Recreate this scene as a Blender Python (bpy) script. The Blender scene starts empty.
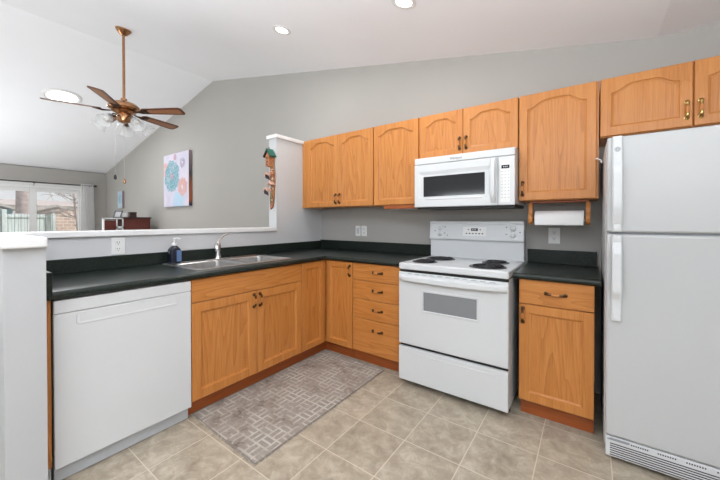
import bpy, bmesh, math, random
from mathutils import Vector, Matrix
random.seed(7)
S = bpy.context.scene
C = S.collection
PI = math.pi
R = math.radians

# ---------------------------------------------------------------- camera
cam = bpy.data.cameras.new('camera')
cam.sensor_width = 36.0
cam.lens = 15.881
cam.shift_y = -0.02262
cam.clip_start = 0.05
camo = bpy.data.objects.new('camera', cam)
camo.location = (2.632, -2.846, 1.24)
camo.rotation_euler = (R(90 - 0.509), 0, R(35.828))
C.objects.link(camo)
S.camera = camo

# ---------------------------------------------------------------- view + world + lights
S.view_settings.view_transform = 'Standard'
S.view_settings.look = 'None'
S.view_settings.gamma = 1
S.view_settings.exposure = -0.02
S.view_settings.use_curve_mapping = False
W = bpy.data.worlds.new('world')
S.world = W
W.use_nodes = True
wn = W.node_tree
bg = wn.nodes['Background']
bg.inputs['Color'].default_value = (0.965, 0.982, 1.0, 1)
bg.inputs['Strength'].default_value = 0.80


def lamp(name, kind, loc, energy, rot=(0, 0, 0), color=(1, 1, 1), **kw):
    d = bpy.data.lights.new(name, kind)
    d.energy = energy
    d.color = color
    for k, v in kw.items():
        setattr(d, k, v)
    o = bpy.data.objects.new(name, d)
    o.location = loc
    o.rotation_euler = rot
    C.objects.link(o)
    return o


lamp('sun', 'SUN', (-12, 4, 8), 4.5, (R(-35), R(35), 0), (1, 0.97, 0.93), angle=0.02)
lamp('side_fill', 'AREA', (4.26, -3.75, 1.25), 12, (0, R(90), 0), (0.96, 0.98, 1), shape='RECTANGLE', size=1.5, size_y=1.6)  # added fill lamp for the sink run fronts, beside the made-up side window
# added soft uplight floating behind the camera to brighten the vaulted ceiling
lamp('rear_uplight_fill', 'AREA', (2.3, -3.7, 1.66), 205, (R(170), 0, 0), (0.90, 0.95, 1), shape='RECTANGLE', size=4.0, size_y=1.2)
lamp('living_room_fill', 'AREA', (-5.2, -3.6, 0.4), 100, (R(172), R(10), 0), (0.93, 0.965, 1), shape='RECTANGLE', size=3.2, size_y=2.4)  # added upward fill lamp, brightens the living room ceiling

# ---------------------------------------------------------------- helpers


def box(bm, x0, x1, y0, y1, z0, z1, bev=0.0, seg=2):
    if x0 > x1: x0, x1 = x1, x0
    if y0 > y1: y0, y1 = y1, y0
    if z0 > z1: z0, z1 = z1, z0
    vs = [bm.verts.new(p) for p in ((x0, y0, z0), (x1, y0, z0), (x1, y1, z0), (x0, y1, z0),
                                    (x0, y0, z1), (x1, y0, z1), (x1, y1, z1), (x0, y1, z1))]
    fs = [bm.faces.new([vs[i] for i in f]) for f in
          ((3, 2, 1, 0), (4, 5, 6, 7), (0, 1, 5, 4), (1, 2, 6, 5), (2, 3, 7, 6), (3, 0, 4, 7))]
    if bev > 0:
        es = list({e for f in fs for e in f.edges})
        bmesh.ops.bevel(bm, geom=es, offset=bev, segments=seg, profile=0.5, affect='EDGES', clamp_overlap=True)


def ring(bm, c, n, r, seg, ref=None):
    n = Vector(n).normalized()
    if ref is None:
        ref = Vector((0, 0, 1)) if abs(n.z) < 0.9 else Vector((1, 0, 0))
    u = n.cross(ref).normalized()
    v = n.cross(u)
    return [bm.verts.new(Vector(c) + (u * math.cos(2 * PI * i / seg) + v * math.sin(2 * PI * i / seg)) * r) for i in range(seg)]


def bridge(bm, a, b):
    n = len(a)
    for i in range(n):
        try:
            bm.faces.new((a[i], a[(i + 1) % n], b[(i + 1) % n], b[i]))
        except ValueError:
            pass


def tube(bm, pts, r, seg=12, caps=True):
    pts = [Vector(p) for p in pts]
    rs = r if isinstance(r, (list, tuple)) else [r] * len(pts)
    prev = None
    first = None
    for i, p in enumerate(pts):
        d = (pts[min(i + 1, len(pts) - 1)] - pts[max(i - 1, 0)])
        if prev is None:
            n = d.normalized()
            ref = Vector((0, 0, 1)) if abs(n.z) < 0.9 else Vector((1, 0, 0))
        cur = ring(bm, p, d, rs[i], seg, ref)
        if prev: bridge(bm, prev, cur)
        else: first = cur
        prev = cur
    if caps:
        bm.faces.new(first)
        bm.faces.new(list(reversed(prev)))


def lathe(bm, prof, c, axis=(0, 0, 1), seg=24, cap=True):
    """profile of (radius, distance along axis)"""
    ax = Vector(axis).normalized()
    prev = None
    for i, (r, h) in enumerate(prof):
        cur = ring(bm, Vector(c) + ax * h, ax, max(r, 1e-4), seg)
        if prev: bridge(bm, prev, cur)
        elif cap: bm.faces.new(cur)
        prev = cur
    if cap: bm.faces.new(list(reversed(prev)))


def prism(bm, poly, lo, hi, axis='y'):
    """extrude a 2-D polygon along an axis"""
    def P(a, b, t):
        return {'y': (a, t, b), 'x': (t, a, b), 'z': (a, b, t)}[axis]
    A = [bm.verts.new(P(a, b, lo)) for a, b in poly]
    B = [bm.verts.new(P(a, b, hi)) for a, b in poly]
    bm.faces.new(A)
    bm.faces.new(list(reversed(B)))
    bridge(bm, A, B)


ORIG = {}


def obj(name, parts, mat=None, parent=None, smooth=False, label=None, origin=None):
    """link one mesh object; parts is a bmesh or a list of (bmesh, material)"""
    if not isinstance(parts, list): parts = [(parts, mat)]
    me = bpy.data.meshes.new(name)
    org = Vector(origin) if origin is not None else (ORIG[parent.name] if parent else Vector((0, 0, 0)))
    full = bmesh.new()
    for k, (bm, m) in enumerate(parts):
        bmesh.ops.recalc_face_normals(bm, faces=bm.faces)
        tmp = bpy.data.meshes.new('tmp')
        for f in bm.faces: f.material_index = k
        bm.to_mesh(tmp)
        full.from_mesh(tmp)
        bpy.data.meshes.remove(tmp)
        me.materials.append(m)
        bm.free()
    bmesh.ops.translate(full, verts=full.verts, vec=-org)
    full.to_mesh(me)
    full.free()
    o = bpy.data.objects.new(name, me)
    C.objects.link(o)
    if parent: o.parent = parent
    else: o.location = org
    ORIG[o.name] = org
    if smooth:
        for p in me.polygons: p.use_smooth = True
        me.set_sharp_from_angle(angle=R(35))
    if label: o['label'] = label
    return o


def thing(name, loc, label, cat, group=None):
    o = bpy.data.objects.new(name, None)
    o.location = loc
    o.empty_display_size = 0.1
    C.objects.link(o)
    ORIG[o.name] = Vector(loc)
    o['label'] = label
    o['category'] = cat
    if group: o['group'] = group
    return o


def tag(o, label, cat, group=None):
    o['label'] = label
    o['category'] = cat
    if group: o['group'] = group
    return o


def struct(name, bm, m, parent=None):
    o = obj(name, bm, m, parent)
    if parent is None: o['kind'] = 'structure'
    return o


def B(*a, **k):
    bm = bmesh.new()
    box(bm, *a, **k)
    return bm


# ---------------------------------------------------------------- materials


def srgb(r, g, b):
    f = lambda c: (c / 255 / 12.92) if c / 255 <= 0.04045 else ((c / 255 + 0.055) / 1.055) ** 2.4
    return (f(r), f(g), f(b), 1)


class NT:
    def __init__(s, name, rough=0.5, metal=0.0, color=(0.8, 0.8, 0.8, 1), spec=0.5):
        s.m = bpy.data.materials.new(name)
        s.m.use_nodes = True
        s.t = s.m.node_tree
        s.b = s.t.nodes['Principled BSDF']
        s.b.inputs['Roughness'].default_value = rough
        s.b.inputs['Metallic'].default_value = metal
        s.b.inputs['Base Color'].default_value = color
        s.b.inputs['Specular IOR Level'].default_value = spec

    def n(s, typ, **kw):
        nd = s.t.nodes.new(typ)
        for k, v in kw.items():
            if k in nd.inputs.keys() if isinstance(k, str) else False:
                nd.inputs[k].default_value = v
            else:
                setattr(nd, k, v)
        return nd

    def l(s, a, b): s.t.links.new(a, b)

    def coord(s, kind='Object'): return s.n('ShaderNodeTexCoord').outputs[kind]

    def math(s, op, a, b=None, c=None, clamp=False):
        nd = s.t.nodes.new('ShaderNodeMath')
        nd.operation = op
        nd.use_clamp = clamp
        for i, v in enumerate((a, b, c)):
            if v is None: continue
            if isinstance(v, (int, float)): nd.inputs[i].default_value = v
            else: s.l(v, nd.inputs[i])
        return nd.outputs[0]

    def mapping(s, vec, scale=(1, 1, 1), loc=(0, 0, 0), rot=(0, 0, 0)):
        nd = s.t.nodes.new('ShaderNodeMapping')
        s.l(vec, nd.inputs['Vector'])
        nd.inputs['Scale'].default_value = scale
        nd.inputs['Location'].default_value = loc
        nd.inputs['Rotation'].default_value = rot
        return nd.outputs[0]

    def noise(s, vec, scale, detail=3, rough=0.5, dist=0.0):
        nd = s.t.nodes.new('ShaderNodeTexNoise')
        s.l(vec, nd.inputs['Vector'])
        nd.inputs['Scale'].default_value = scale
        nd.inputs['Detail'].default_value = detail
        nd.inputs['Roughness'].default_value = rough
        nd.inputs['Distortion'].default_value = dist
        return nd.outputs['Fac']

    def ramp(s, fac, stops):
        nd = s.t.nodes.new('ShaderNodeValToRGB')
        s.l(fac, nd.inputs[0])
        e = nd.color_ramp.elements
        e[0].position, e[0].color = stops[0]
        e[1].position, e[1].color = stops[-1]
        for p, c in stops[1:-1]:
            x = e.new(p)
            x.color = c
        return nd.outputs[0]

    def mix(s, fac, a, b, mode='MIX'):
        nd = s.t.nodes.new('ShaderNodeMix')
        nd.data_type = 'RGBA'
        nd.blend_type = mode
        for i, v in ((0, fac), (6, a), (7, b)):
            if isinstance(v, (int, float, tuple)): nd.inputs[i].default_value = v
            else: s.l(v, nd.inputs[i])
        return nd.outputs[2]

    def base(s, c): s.l(c, s.b.inputs['Base Color'])

    def bump(s, h, strength=0.2, dist=0.001):
        nd = s.t.nodes.new('ShaderNodeBump')
        nd.inputs['Strength'].default_value = strength
        nd.inputs['Distance'].default_value = dist
        s.l(h, nd.inputs['Height'])
        s.l(nd.outputs[0], s.b.inputs['Normal'])

    def sep(s, vec):
        nd = s.t.nodes.new('ShaderNodeSeparateXYZ')
        s.l(vec, nd.inputs[0])
        return nd.outputs


def plain(name, col, rough=0.5, metal=0.0, var=0.04, vscale=6, spec=0.5, bump=0.0):
    """a plain colour with slight procedural variation"""
    t = NT(name, rough, metal, spec=spec)
    f = t.noise(t.coord(), vscale, 3)
    a = tuple(c * (1 - var) for c in col[:3]) + (1,)
    b = tuple(min(1, c * (1 + var)) for c in col[:3]) + (1,)
    t.base(t.ramp(f, [(0.3, a), (0.7, b)]))
    if bump: t.bump(t.noise(t.coord(), 220, 2), bump, 0.001)
    return t.m


def oak(name, grain='z', cathedral=True, light=(206, 142, 78), mid=(191, 122, 58), dark=(142, 84, 38)):
    t = NT(name, 0.36, spec=0.45)
    oi = t.n('ShaderNodeObjectInfo')
    rnd = oi.outputs['Random']
    comb = t.n('ShaderNodeCombineXYZ')
    t.l(t.math('MULTIPLY', rnd, 7.3), comb.inputs[0])
    t.l(t.math('MULTIPLY', rnd, 5.1), comb.inputs[1])
    t.l(t.math('MULTIPLY', rnd, 9.7), comb.inputs[2])
    add = t.n('ShaderNodeVectorMath', operation='ADD')
    t.l(t.coord(), add.inputs[0])
    t.l(comb.outputs[0], add.inputs[1])
    v = add.outputs[0]
    lo = {'x': (1, 26, 26), 'y': (26, 1, 26), 'z': (26, 26, 1)}[grain]
    # broad growth bands
    sc = {'x': (0.55, 9, 9), 'y': (9, 0.55, 9), 'z': (9, 9, 0.55)}[grain]
    big = t.noise(t.mapping(v, sc), 0.9 if cathedral else 0.6, 1.5, 0.4, 0.3)
    bands = t.math('FRACT', t.math('MULTIPLY', big, 15 if cathedral else 7))
    bands = t.math('POWER', bands, 2.2)
    fine = t.noise(t.mapping(v, lo), 9, 3, 0.6)
    med = t.noise(t.mapping(v, lo), 1.5, 2, 0.5)
    f = t.math('ADD', t.math('MULTIPLY', bands, 0.20 if cathedral else 0.12), t.math('MULTIPLY', fine, 0.52))
    f = t.math('ADD', f, t.math('MULTIPLY', med, 0.3))
    t.base(t.ramp(f, [(0.22, srgb(*light)), (0.5, srgb(*mid)), (0.88, srgb(*dark))]))
    t.bump(fine, 0.08, 0.0006)
    return t.m


OAKZ = oak('oak_vertical', 'z', False)
OAKP = oak('oak_panel', 'z', True)
OAKX = oak('oak_along_x', 'x', True)
OAKY = oak('oak_along_y', 'y', True)
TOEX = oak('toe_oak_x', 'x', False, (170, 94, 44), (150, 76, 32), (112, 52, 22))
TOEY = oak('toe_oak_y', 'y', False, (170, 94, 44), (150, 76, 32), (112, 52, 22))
WALL = plain('wall_paint', srgb(171, 168, 163), 0.75, var=0.012, vscale=2.5, bump=0.06)
CEIL = plain('ceiling_paint', srgb(241, 242, 246), 0.85, var=0.01, vscale=2, bump=0.05)
TRIM = plain('white_trim', srgb(228, 228, 227), 0.4, var=0.01)
WINGP = plain('white_gloss_wall_paint', srgb(200, 201, 202), 0.55, var=0.01)
WHITE = plain('appliance_white', srgb(210, 212, 213), 0.28, var=0.008, vscale=3)
FRIDGEW = plain('fridge_white', srgb(191, 192, 192), 0.42, var=0.01, vscale=3, bump=0.15)
OFFW = plain('appliance_light_grey', srgb(190, 194, 198), 0.4, var=0.01)
GREYP = plain('grey_plastic', srgb(150, 153, 156), 0.45)
TOEG = plain('grey_toe_panel', srgb(186, 190, 193), 0.5)
BLACK = plain('black_plastic', srgb(22, 22, 23), 0.4)
BLACKG = plain('black_glass', srgb(28, 29, 31), 0.08, var=0.02)
OVENG = plain('oven_glass_grey', srgb(128, 131, 134), 0.12, var=0.03)
COIL = plain('burner_coil', srgb(28, 28, 30), 0.45, var=0.2, vscale=30)
CHROME = plain('chrome', (0.72, 0.72, 0.72), 0.16, 1.0, var=0.02)
PAN = plain('drip_pan_metal', (0.10, 0.10, 0.11), 0.3, 0.8, var=0.05)
STEEL = plain('brushed_steel', (0.62, 0.61, 0.6), 0.3, 1.0, var=0.08, vscale=30)
GOLD = plain('polished_brass', (0.50, 0.36, 0.14), 0.22, 1.0, var=0.2, vscale=40)
BRASS = plain('antique_brass', (0.13, 0.075, 0.04), 0.28, 1.0, var=0.15, vscale=40)
BRASSF = plain('fan_brass', (0.45, 0.23, 0.115), 0.25, 1.0, var=0.06, vscale=20)
DBRASS = plain('dark_bronze', (0.09, 0.055, 0.035), 0.35, 1.0, var=0.2, vscale=40)
GRIP = plain('oak_grip', srgb(196, 128, 66), 0.4, var=0.12, vscale=60)
MAHOG = plain('dark_red_wood', srgb(96, 42, 34), 0.35, var=0.15, vscale=5)
DARKW = plain('dark_wood', srgb(58, 34, 32), 0.4, var=0.15)
PAPER = plain('paper_towel_white', srgb(240, 240, 240), 0.9, var=0.01, bump=0.3)
NAVY = plain('navy_plastic', srgb(24, 29, 44), 0.25)
BLUEL = plain('blue_label', srgb(92, 118, 158), 0.4)
RODM = plain('black_rod_metal', srgb(45, 43, 42), 0.4)
FABR = NT('white_curtain_cloth', 0.9, color=srgb(248, 248, 250))
_tr = FABR.n('ShaderNodeBsdfTranslucent')
_tr.inputs['Color'].default_value = srgb(252, 251, 250)
_mx = FABR.n('ShaderNodeMixShader')
_mx.inputs[0].default_value = 0.62
FABR.l(FABR.b.outputs[0], _mx.inputs[1])
FABR.l(_tr.outputs[0], _mx.inputs[2])
FABR.l(_mx.outputs[0], FABR.t.nodes['Material Output'].inputs[0])
FABR = FABR.m
OUTW = plain('outlet_white', srgb(228, 228, 226), 0.35, var=0.01)
OUTD = plain('outlet_slot', srgb(70, 70, 70), 0.5)
GREEN = plain('green_roof', srgb(28, 92, 74), 0.5, var=0.15, vscale=60)
TERRA = plain('carved_wood', srgb(172, 112, 74), 0.6, var=0.25, vscale=50)
DKROOF = plain('brown_black_roof', srgb(52, 36, 34), 0.5, var=0.2, vscale=60)
LEAFO = plain('olive_leaf', srgb(112, 122, 84), 0.6, var=0.3, vscale=60)
PINK = plain('pink_blossom', srgb(220, 178, 162), 0.6, var=0.1, vscale=60)
MARK = plain('printed_mark', srgb(160, 162, 164), 0.5)
MARKD = plain('dark_print', srgb(40, 41, 43), 0.5)


def emis(name, col, st):
    t = NT(name)
    t.b.inputs['Emission Color'].default_value = col
    t.b.inputs['Emission Strength'].default_value = st
    return t.m


BULB = emis('lit_bulb', (1, 0.98, 0.95, 1), 6)
SKYT = emis('sun_tunnel_diffuser', (0.98, 0.99, 1, 1), 2.5)
DIGIT = emis('lit_digits', (0.55, 0.8, 1, 1), 0.8)


def counter_mat():
    t = NT('green_black_laminate', 0.3, spec=0.38)
    v = t.coord()
    a = t.noise(v, 90, 4, 0.7)
    b = t.noise(v, 5, 2)
    c = t.ramp(a, [(0.38, srgb(17, 23, 19)), (0.55, srgb(28, 37, 32)), (0.72, srgb(47, 59, 51))])
    t.base(t.mix(t.math('MULTIPLY', b, 0.3), c, srgb(38, 47, 43)))
    return t.m


LAM = counter_mat()


def floor_mat():
    t = NT('stone_look_tile', 0.42, spec=0.4)
    v = t.coord()
    s = t.sep(v)
    cell = 0.3125
    gx = t.math('FRACT', t.math('DIVIDE', t.math('ADD', s[0], 12.5 - 1.479), cell))
    gy = t.math('FRACT', t.math('DIVIDE', t.math('ADD', s[1], 12.5 + 1.252), cell))
    w = 0.0048 / cell
    def line(g):
        d = t.math('MINIMUM', g, t.math('SUBTRACT', 1.0, g))
        return t.math('LESS_THAN', d, w / 1.9)
    grout = t.math('MAXIMUM', line(gx), line(gy))
    # each tile a bit different
    comb = t.n('ShaderNodeCombineXYZ')
    t.l(t.math('FLOOR', t.math('DIVIDE', t.math('ADD', s[0], 12.5 - 1.479), cell)), comb.inputs[0])
    t.l(t.math('FLOOR', t.math('DIVIDE', t.math('ADD', s[1], 12.5 + 1.252), cell)), comb.inputs[1])
    wn_ = t.n('ShaderNodeTexWhiteNoise')
    t.l(comb.outputs[0], wn_.inputs[0])
    off = t.n('ShaderNodeVectorMath', operation='MULTIPLY_ADD')
    t.l(wn_.outputs['Color'], off.inputs[0])
    off.inputs[1].default_value = (8, 8, 8)
    t.l(v, off.inputs[2])
    a = t.noise(off.outputs[0], 13, 6, 0.72, 0.55)
    b = t.noise(off.outputs[0], 5.0, 4, 0.65, 0.6)
    c1 = t.ramp(a, [(0.34, srgb(132, 119, 102)), (0.5, srgb(168, 156, 137)), (0.66, srgb(202, 193, 176))])
    c2 = t.ramp(b, [(0.3, srgb(142, 129, 111)), (0.7, srgb(190, 179, 161))])
    col = t.mix(0.45, c1, c2)
    col = t.mix(t.math('MULTIPLY', wn_.outputs['Value'], 0.15), col, srgb(152, 142, 126))
    t.base(t.mix(grout, col, srgb(200, 190, 172)))
    t.bump(t.math('SUBTRACT', 1.0, grout), 0.25, 0.0015)
    return t.m


FLOOR = floor_mat()


def rug_mat():
    t = NT('woven_mat_pattern', 0.85, spec=0.2)
    v = t.coord()
    s = t.sep(v)
    cell = 0.078
    x = t.math('DIVIDE', t.math('ADD', s[0], 10.0), cell)
    y = t.math('DIVIDE', t.math('ADD', s[1], 10.0), cell)
    par = t.math('MODULO', t.math('ADD', t.math('FLOOR', x), t.math('FLOOR', y)), 2.0)
    fx = t.math('FRACT', x)
    fy = t.math('FRACT', y)
    def edge(g, n, w):
        q = t.math('FRACT', t.math('MULTIPLY', g, n))
        return t.math('LESS_THAN', t.math('MINIMUM', q, t.math('SUBTRACT', 1.0, q)), w)
    ha = t.math('MAXIMUM', edge(fx, 2.0, 0.17), edge(fy, 1.0, 0.07))
    hb = t.math('MAXIMUM', edge(fy, 2.0, 0.17), edge(fx, 1.0, 0.07))
    ln = t.math('ADD', t.math('MULTIPLY', par, ha), t.math('MULTIPLY', t.math('SUBTRACT', 1.0, par), hb))
    wear = t.noise(v, 5, 3, 0.6)
    fib = t.noise(t.mapping(v, (1, 5, 1)), 60, 3, 0.7)
    blk = t.ramp(wear, [(0.32, srgb(132, 119, 108)), (0.5, srgb(156, 147, 138)), (0.68, srgb(142, 137, 134))])
    blk = t.mix(0.35, blk, t.ramp(fib, [(0.3, srgb(92, 82, 76)), (0.7, srgb(170, 160, 150))]))
    lc = t.mix(0.3, srgb(190, 181, 168), t.ramp(fib, [(0.3, srgb(140, 130, 120)), (0.7, srgb(196, 188, 176))]))
    m = t.math('MULTIPLY', ln, t.ramp(wear, [(0.36, (0.25, 0.25, 0.25, 1)), (0.6, (1, 1, 1, 1))]))
    # a few dark threads
    dk = t.math('MULTIPLY', t.math('SUBTRACT', ln, m), t.math('GREATER_THAN', t.noise(v, 11, 1), 0.5))
    col = t.mix(m, blk, lc)
    t.base(t.mix(t.math('MULTIPLY', dk, 0.75), col, srgb(70, 58, 54)))
    t.bump(ln, 0.3, 0.001)
    return t.m


RUG = rug_mat()


def flower_art(name, blobs, base_a, base_b):
    """painting seen on the wall plane: object x and z; blobs = (x, z, radius, colour a, colour b, inner colour)"""
    t = NT(name, 0.6)
    v = t.coord()
    s = t.sep(v)
    n1 = t.noise(v, 4, 3, 0.6)
    n2 = t.noise(v, 14, 3, 0.7)
    col = t.ramp(n1, [(0.35, srgb(*base_a)), (0.65, srgb(*base_b))])
    for (x, z, r, ca, cb, ci) in blobs:
        dx = t.math('SUBTRACT', s[0], x)
        dz = t.math('SUBTRACT', s[2], z)
        d = t.math('SQRT', t.math('ADD', t.math('MULTIPLY', dx, dx), t.math('MULTIPLY', dz, dz)))
        ang = t.math('ARCTAN2', dz, dx)
        pet = t.math('MULTIPLY', t.math('SINE', t.math('MULTIPLY', ang, 11.0)), r * 0.025)
        dd = t.math('ADD', t.math('ADD', d, pet), t.math('MULTIPLY', n2, r * 0.8))
        mk = t.math('LESS_THAN', dd, r * 1.38)
        streak = t.math('FRACT', t.math('ADD', t.math('MULTIPLY', d, 5.0 / r), n2))
        c = t.mix(t.math('MULTIPLY', streak, 0.4), srgb(*ca), srgb(*cb))
        c = t.mix(t.math('LESS_THAN', dd, r * 0.60), c, srgb(*ci))
        c = t.mix(t.math('LESS_THAN', dd, r * 0.44), c, srgb(215, 215, 215))
        col = t.mix(mk, col, c)
    br = t.noise(t.mapping(v, (1, 1, 2)), 9, 4, 0.7, 1.5)
    t.base(t.mix(t.ramp(br, [(0.42, (0.08, 0.08, 0.08, 1)), (0.62, (0.62, 0.62, 0.62, 1))]), col, srgb(205, 198, 210)))
    return t.m


def fence_mat():
    t = NT('weathered_fence', 0.8)
    v = t.coord()
    s = t.sep(v)
    g = t.math('FRACT', t.math('DIVIDE', t.math('ADD', s[1], 50.0), 0.15))
    gap = t.math('LESS_THAN', g, 0.12)
    c = t.ramp(t.noise(t.mapping(v, (1, 6, 0.6)), 4, 3), [(0.3, srgb(176, 186, 186)), (0.7, srgb(214, 222, 222))])
    t.base(t.mix(gap, c, srgb(120, 132, 134)))
    return t.m


FENCE = fence_mat()
BARK = plain('tree_bark', srgb(168, 150, 146), 0.9, var=0.22, vscale=9)
BRANCH = plain('bare_branch', srgb(140, 126, 120), 0.9, var=0.1)
GRASSM = plain('winter_grass', srgb(150, 156, 128), 0.95, var=0.15, vscale=3)
SHEDB = plain('teal_siding', srgb(96, 146, 158), 0.7)
STUCCO = plain('pale_stucco', srgb(206, 196, 190), 0.9, var=0.06, vscale=8)
ROOFS = plain('grey_brown_shingle', srgb(172, 162, 160), 0.9, var=0.12, vscale=14)


def brick_mat():
    t = NT('pale_brick', 0.85)
    nd = t.n('ShaderNodeTexBrick')
    v = t.sep(t.coord())
    c = t.n('ShaderNodeCombineXYZ')
    t.l(v[1], c.inputs[0])
    t.l(v[2], c.inputs[1])
    t.l(c.outputs[0], nd.inputs['Vector'])
    nd.inputs['Color1'].default_value = srgb(198, 168, 152)
    nd.inputs['Color2'].default_value = srgb(176, 146, 134)
    nd.inputs['Mortar'].default_value = srgb(212, 204, 196)
    nd.inputs['Scale'].default_value = 2.2
    t.base(nd.outputs['Color'])
    return t.m


BRICK = brick_mat()


def glass_mat(name, rough=0.02, tint=(1, 1, 1, 1), alpha=0.15):
    t = NT(name, rough, spec=0.5, color=tint)
    t.b.inputs['Alpha'].default_value = alpha
    return t.m


PANE = glass_mat('clear_pane', 0.02, (0.9, 0.95, 1, 1), 0.10)
TULIP = NT('frosted_shade_glass', 0.15, color=(0.93, 0.94, 0.95, 1))
TULIP.b.inputs['Alpha'].default_value = 0.45
TULIP = TULIP.m

# ================================================================ THE SETTING
XF = -7.59          # far wall
XR = 4.30           # right wall
YS = -5.6           # rear of the rooms
RX, RZ = -2.418, 3.547
FXX, FZ = 2.986, 2.445
ZL = 2.483


def prof(x):
    if x <= RX: return ZL + (x - XF) * (RZ - ZL) / (RX - XF)
    if x <= FXX: return RZ - (x - RX) * (RZ - FZ) / (FXX - RX)
    return FZ


struct('floor', B(XF - 0.15, XR + 0.12, YS, 0.12, -0.1, 0.0), FLOOR)
bm = bmesh.new()
prism(bm, [(XF - 0.15, 0), (XR + 0.12, 0), (XR + 0.12, FZ), (FXX, FZ), (RX, RZ), (XF, ZL), (XF - 0.15, ZL - 0.03)], 0, 0.12)
struct('wall_back', bm, WALL)
bm = bmesh.new()
low = [(XF - 0.15, ZL - 0.03), (XF, ZL), (RX, RZ), (FXX, FZ), (XR + 0.12, FZ)]
prism(bm, low + [(XR + 0.12, FZ + 0.15), (FXX, FZ + 0.15), (RX, RZ + 0.15), (XF - 0.15, ZL + 0.12)], YS, 0.12)
struct('ceiling', bm, CEIL)
bm = bmesh.new()
box(bm, XR, XR + 0.12, -2.9, 0, 0, FZ)
box(bm, XR, XR + 0.12, YS, -4.6, 0, FZ)
box(bm, XR, XR + 0.12, -4.6, -2.9, 0, 0.45)
box(bm, XR, XR + 0.12, -4.6, -2.9, 2.05, FZ)
struct('wall_right', bm, WALL)
bm = bmesh.new()
for (a, b, c, d) in ((-4.6, -4.54, 0.45, 2.05), (-2.96, -2.9, 0.45, 2.05), (-4.54, -2.96, 0.45, 0.51), (-4.54, -2.96, 1.99, 2.05), (-3.78, -3.72, 0.51, 1.99)):
    box(bm, XR + 0.03, XR + 0.09, a, b, c, d)
struct('added_fill_window', bm, TRIM)  # unseen window added in the right wall to bring in fill light
# far wall with the patio door opening
DY0, DY1, DZ = -2.36, -0.50, 2.06
bm = bmesh.new()
box(bm, XF - 0.15, XF, DY1, 0, 0, ZL - 0.02)
box(bm, XF - 0.15, XF, YS, DY0, 0, ZL - 0.02)
box(bm, XF - 0.15, XF, DY0, DY1, DZ, ZL - 0.02)
struct('wall_left', bm, WALL)
# partition (half wall), pillar and end wall
struct('wall_partition', B(-0.12, 0, -2.655, -0.68, 0, 1.135), WINGP)
struct('wall_pillar', B(-0.12, 0, -0.68, 0, 0, 2.10), WINGP)
struct('wall_end', B(0, 0.745, -2.655, -2.531, 0, 1.130), plain('end_wall_paint', srgb(184, 185, 186), 0.6, var=0.01))
bm = bmesh.new()
box(bm, -0.14, 0.02, -2.67, -0.685, 1.135, 1.174, 0.006)
struct('trim_1', bm, TRIM)
struct('trim_2', B(-0.14, 0.02, -0.70, -0.0, 2.10, 2.138, bev=0.005), TRIM)
bm = bmesh.new()
box(bm, 0.02, 0.775, -2.672, -2.529, 1.128, 1.171, 0.008)
struct('trim_3', bm, TRIM)
struct('baseboard_back', B(XF, -0.12, -0.015, 0, 0, 0.1), TRIM)
# patio door
fr = bmesh.new()
xo = XF - 0.12
for (a, b, c, d) in ((DY0 + .001, DY0 + 0.06, 0.001, DZ - .001), (DY1 - 0.03, DY1 - .001, 0.001, DZ - .001), (DY0 + 0.061, DY1 - .031, DZ - 0.07, DZ - .001), (DY0 + 0.061, DY1 - .031, 0.001, 0.05)):
    box(fr, xo, XF - 0.002, a, b, c, d)
for (a, b) in ((DY0 + 0.062, -1.392), (-1.283, DY1 - 0.032)):
    e_ = 0.02
    if a < -1.3: e_ = 0.004
    f_ = 0.045 if a < -1.3 else 0.004
    box(fr, xo + 0.03, xo + 0.07, a, a + f_, 0.051, DZ - 0.071)
    box(fr, xo + 0.03, xo + 0.07, b - e_, b, 0.051, DZ - 0.071)
    box(fr, xo + 0.03, xo + 0.07, a + f_ + .0005, b - e_ - .0005, 0.051, 0.15)
    box(fr, xo + 0.03, xo + 0.07, a + f_ + .0005, b - e_ - .0005, DZ - 0.15, DZ - 0.071)
box(fr, xo + 0.02, xo + 0.085, -1.39, -1.285, 0.051, DZ - 0.071)
w1 = struct('window_1', fr, TRIM)
for (a, b) in ((DY0 + 0.10, -1.392), (-1.283, DY1 - 0.051)):
    obj('glass_pane', B(xo + 0.048, xo + 0.052, a, b, 0.13, DZ - 0.14), PANE, w1)
cas = bmesh.new()
box(cas, XF + .0005, XF + 0.018, DY0 - 0.07, DY0, 0.001, DZ - .001)
box(cas, XF + .0005, XF + 0.018, DY1, DY1 + 0.07, 0.001, DZ - .001)
box(cas, XF + .0005, XF + 0.018, DY0 - 0.07, DY1 + 0.07, DZ, DZ + 0.04)
struct('trim_4', cas, TRIM)

# ================================================================ OUTDOORS
bm = B(-60, XF - 0.15, -40, 30, -0.25, -0.12)
g = obj('lawn', bm, GRASSM)
g['kind'] = 'structure'
t = thing('board_fence', (-13, -2, -0.12), 'pale grey green vertical board fence across the back yard, behind the patio door', 'fence')
bm = bmesh.new()
for k in range(60):
    y = -6.0 + k * 0.15
    if y > -0.15: break
    box(bm, -13.02, -13.0, y, y + 0.14, -0.1, 1.48 + 0.012 * math.sin(k * 2.3))
obj('boards', bm, FENCE, t)
bm = bmesh.new()
box(bm, -13.0, -12.96, -6, -0.05, 1.36, 1.42)
box(bm, -13.0, -12.96, -6, -0.05, 0.72, 0.79)
obj('rail', bm, FENCE, t)
for y in (-5.0, -3.75, -2.5, -1.3, -0.12):
    obj('fence_post', B(-12.98, -12.86, y, y + 0.12, -0.12, 1.62, bev=0.01), FENCE, t)
bm = bmesh.new()
box(bm, -13.2, -13.0, 0.03, 6, -0.12, 1.66)
tag(obj('brick_wall', bm, BRICK), 'pale pink brick garden wall to the right of the board fence', 'wall')


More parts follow.
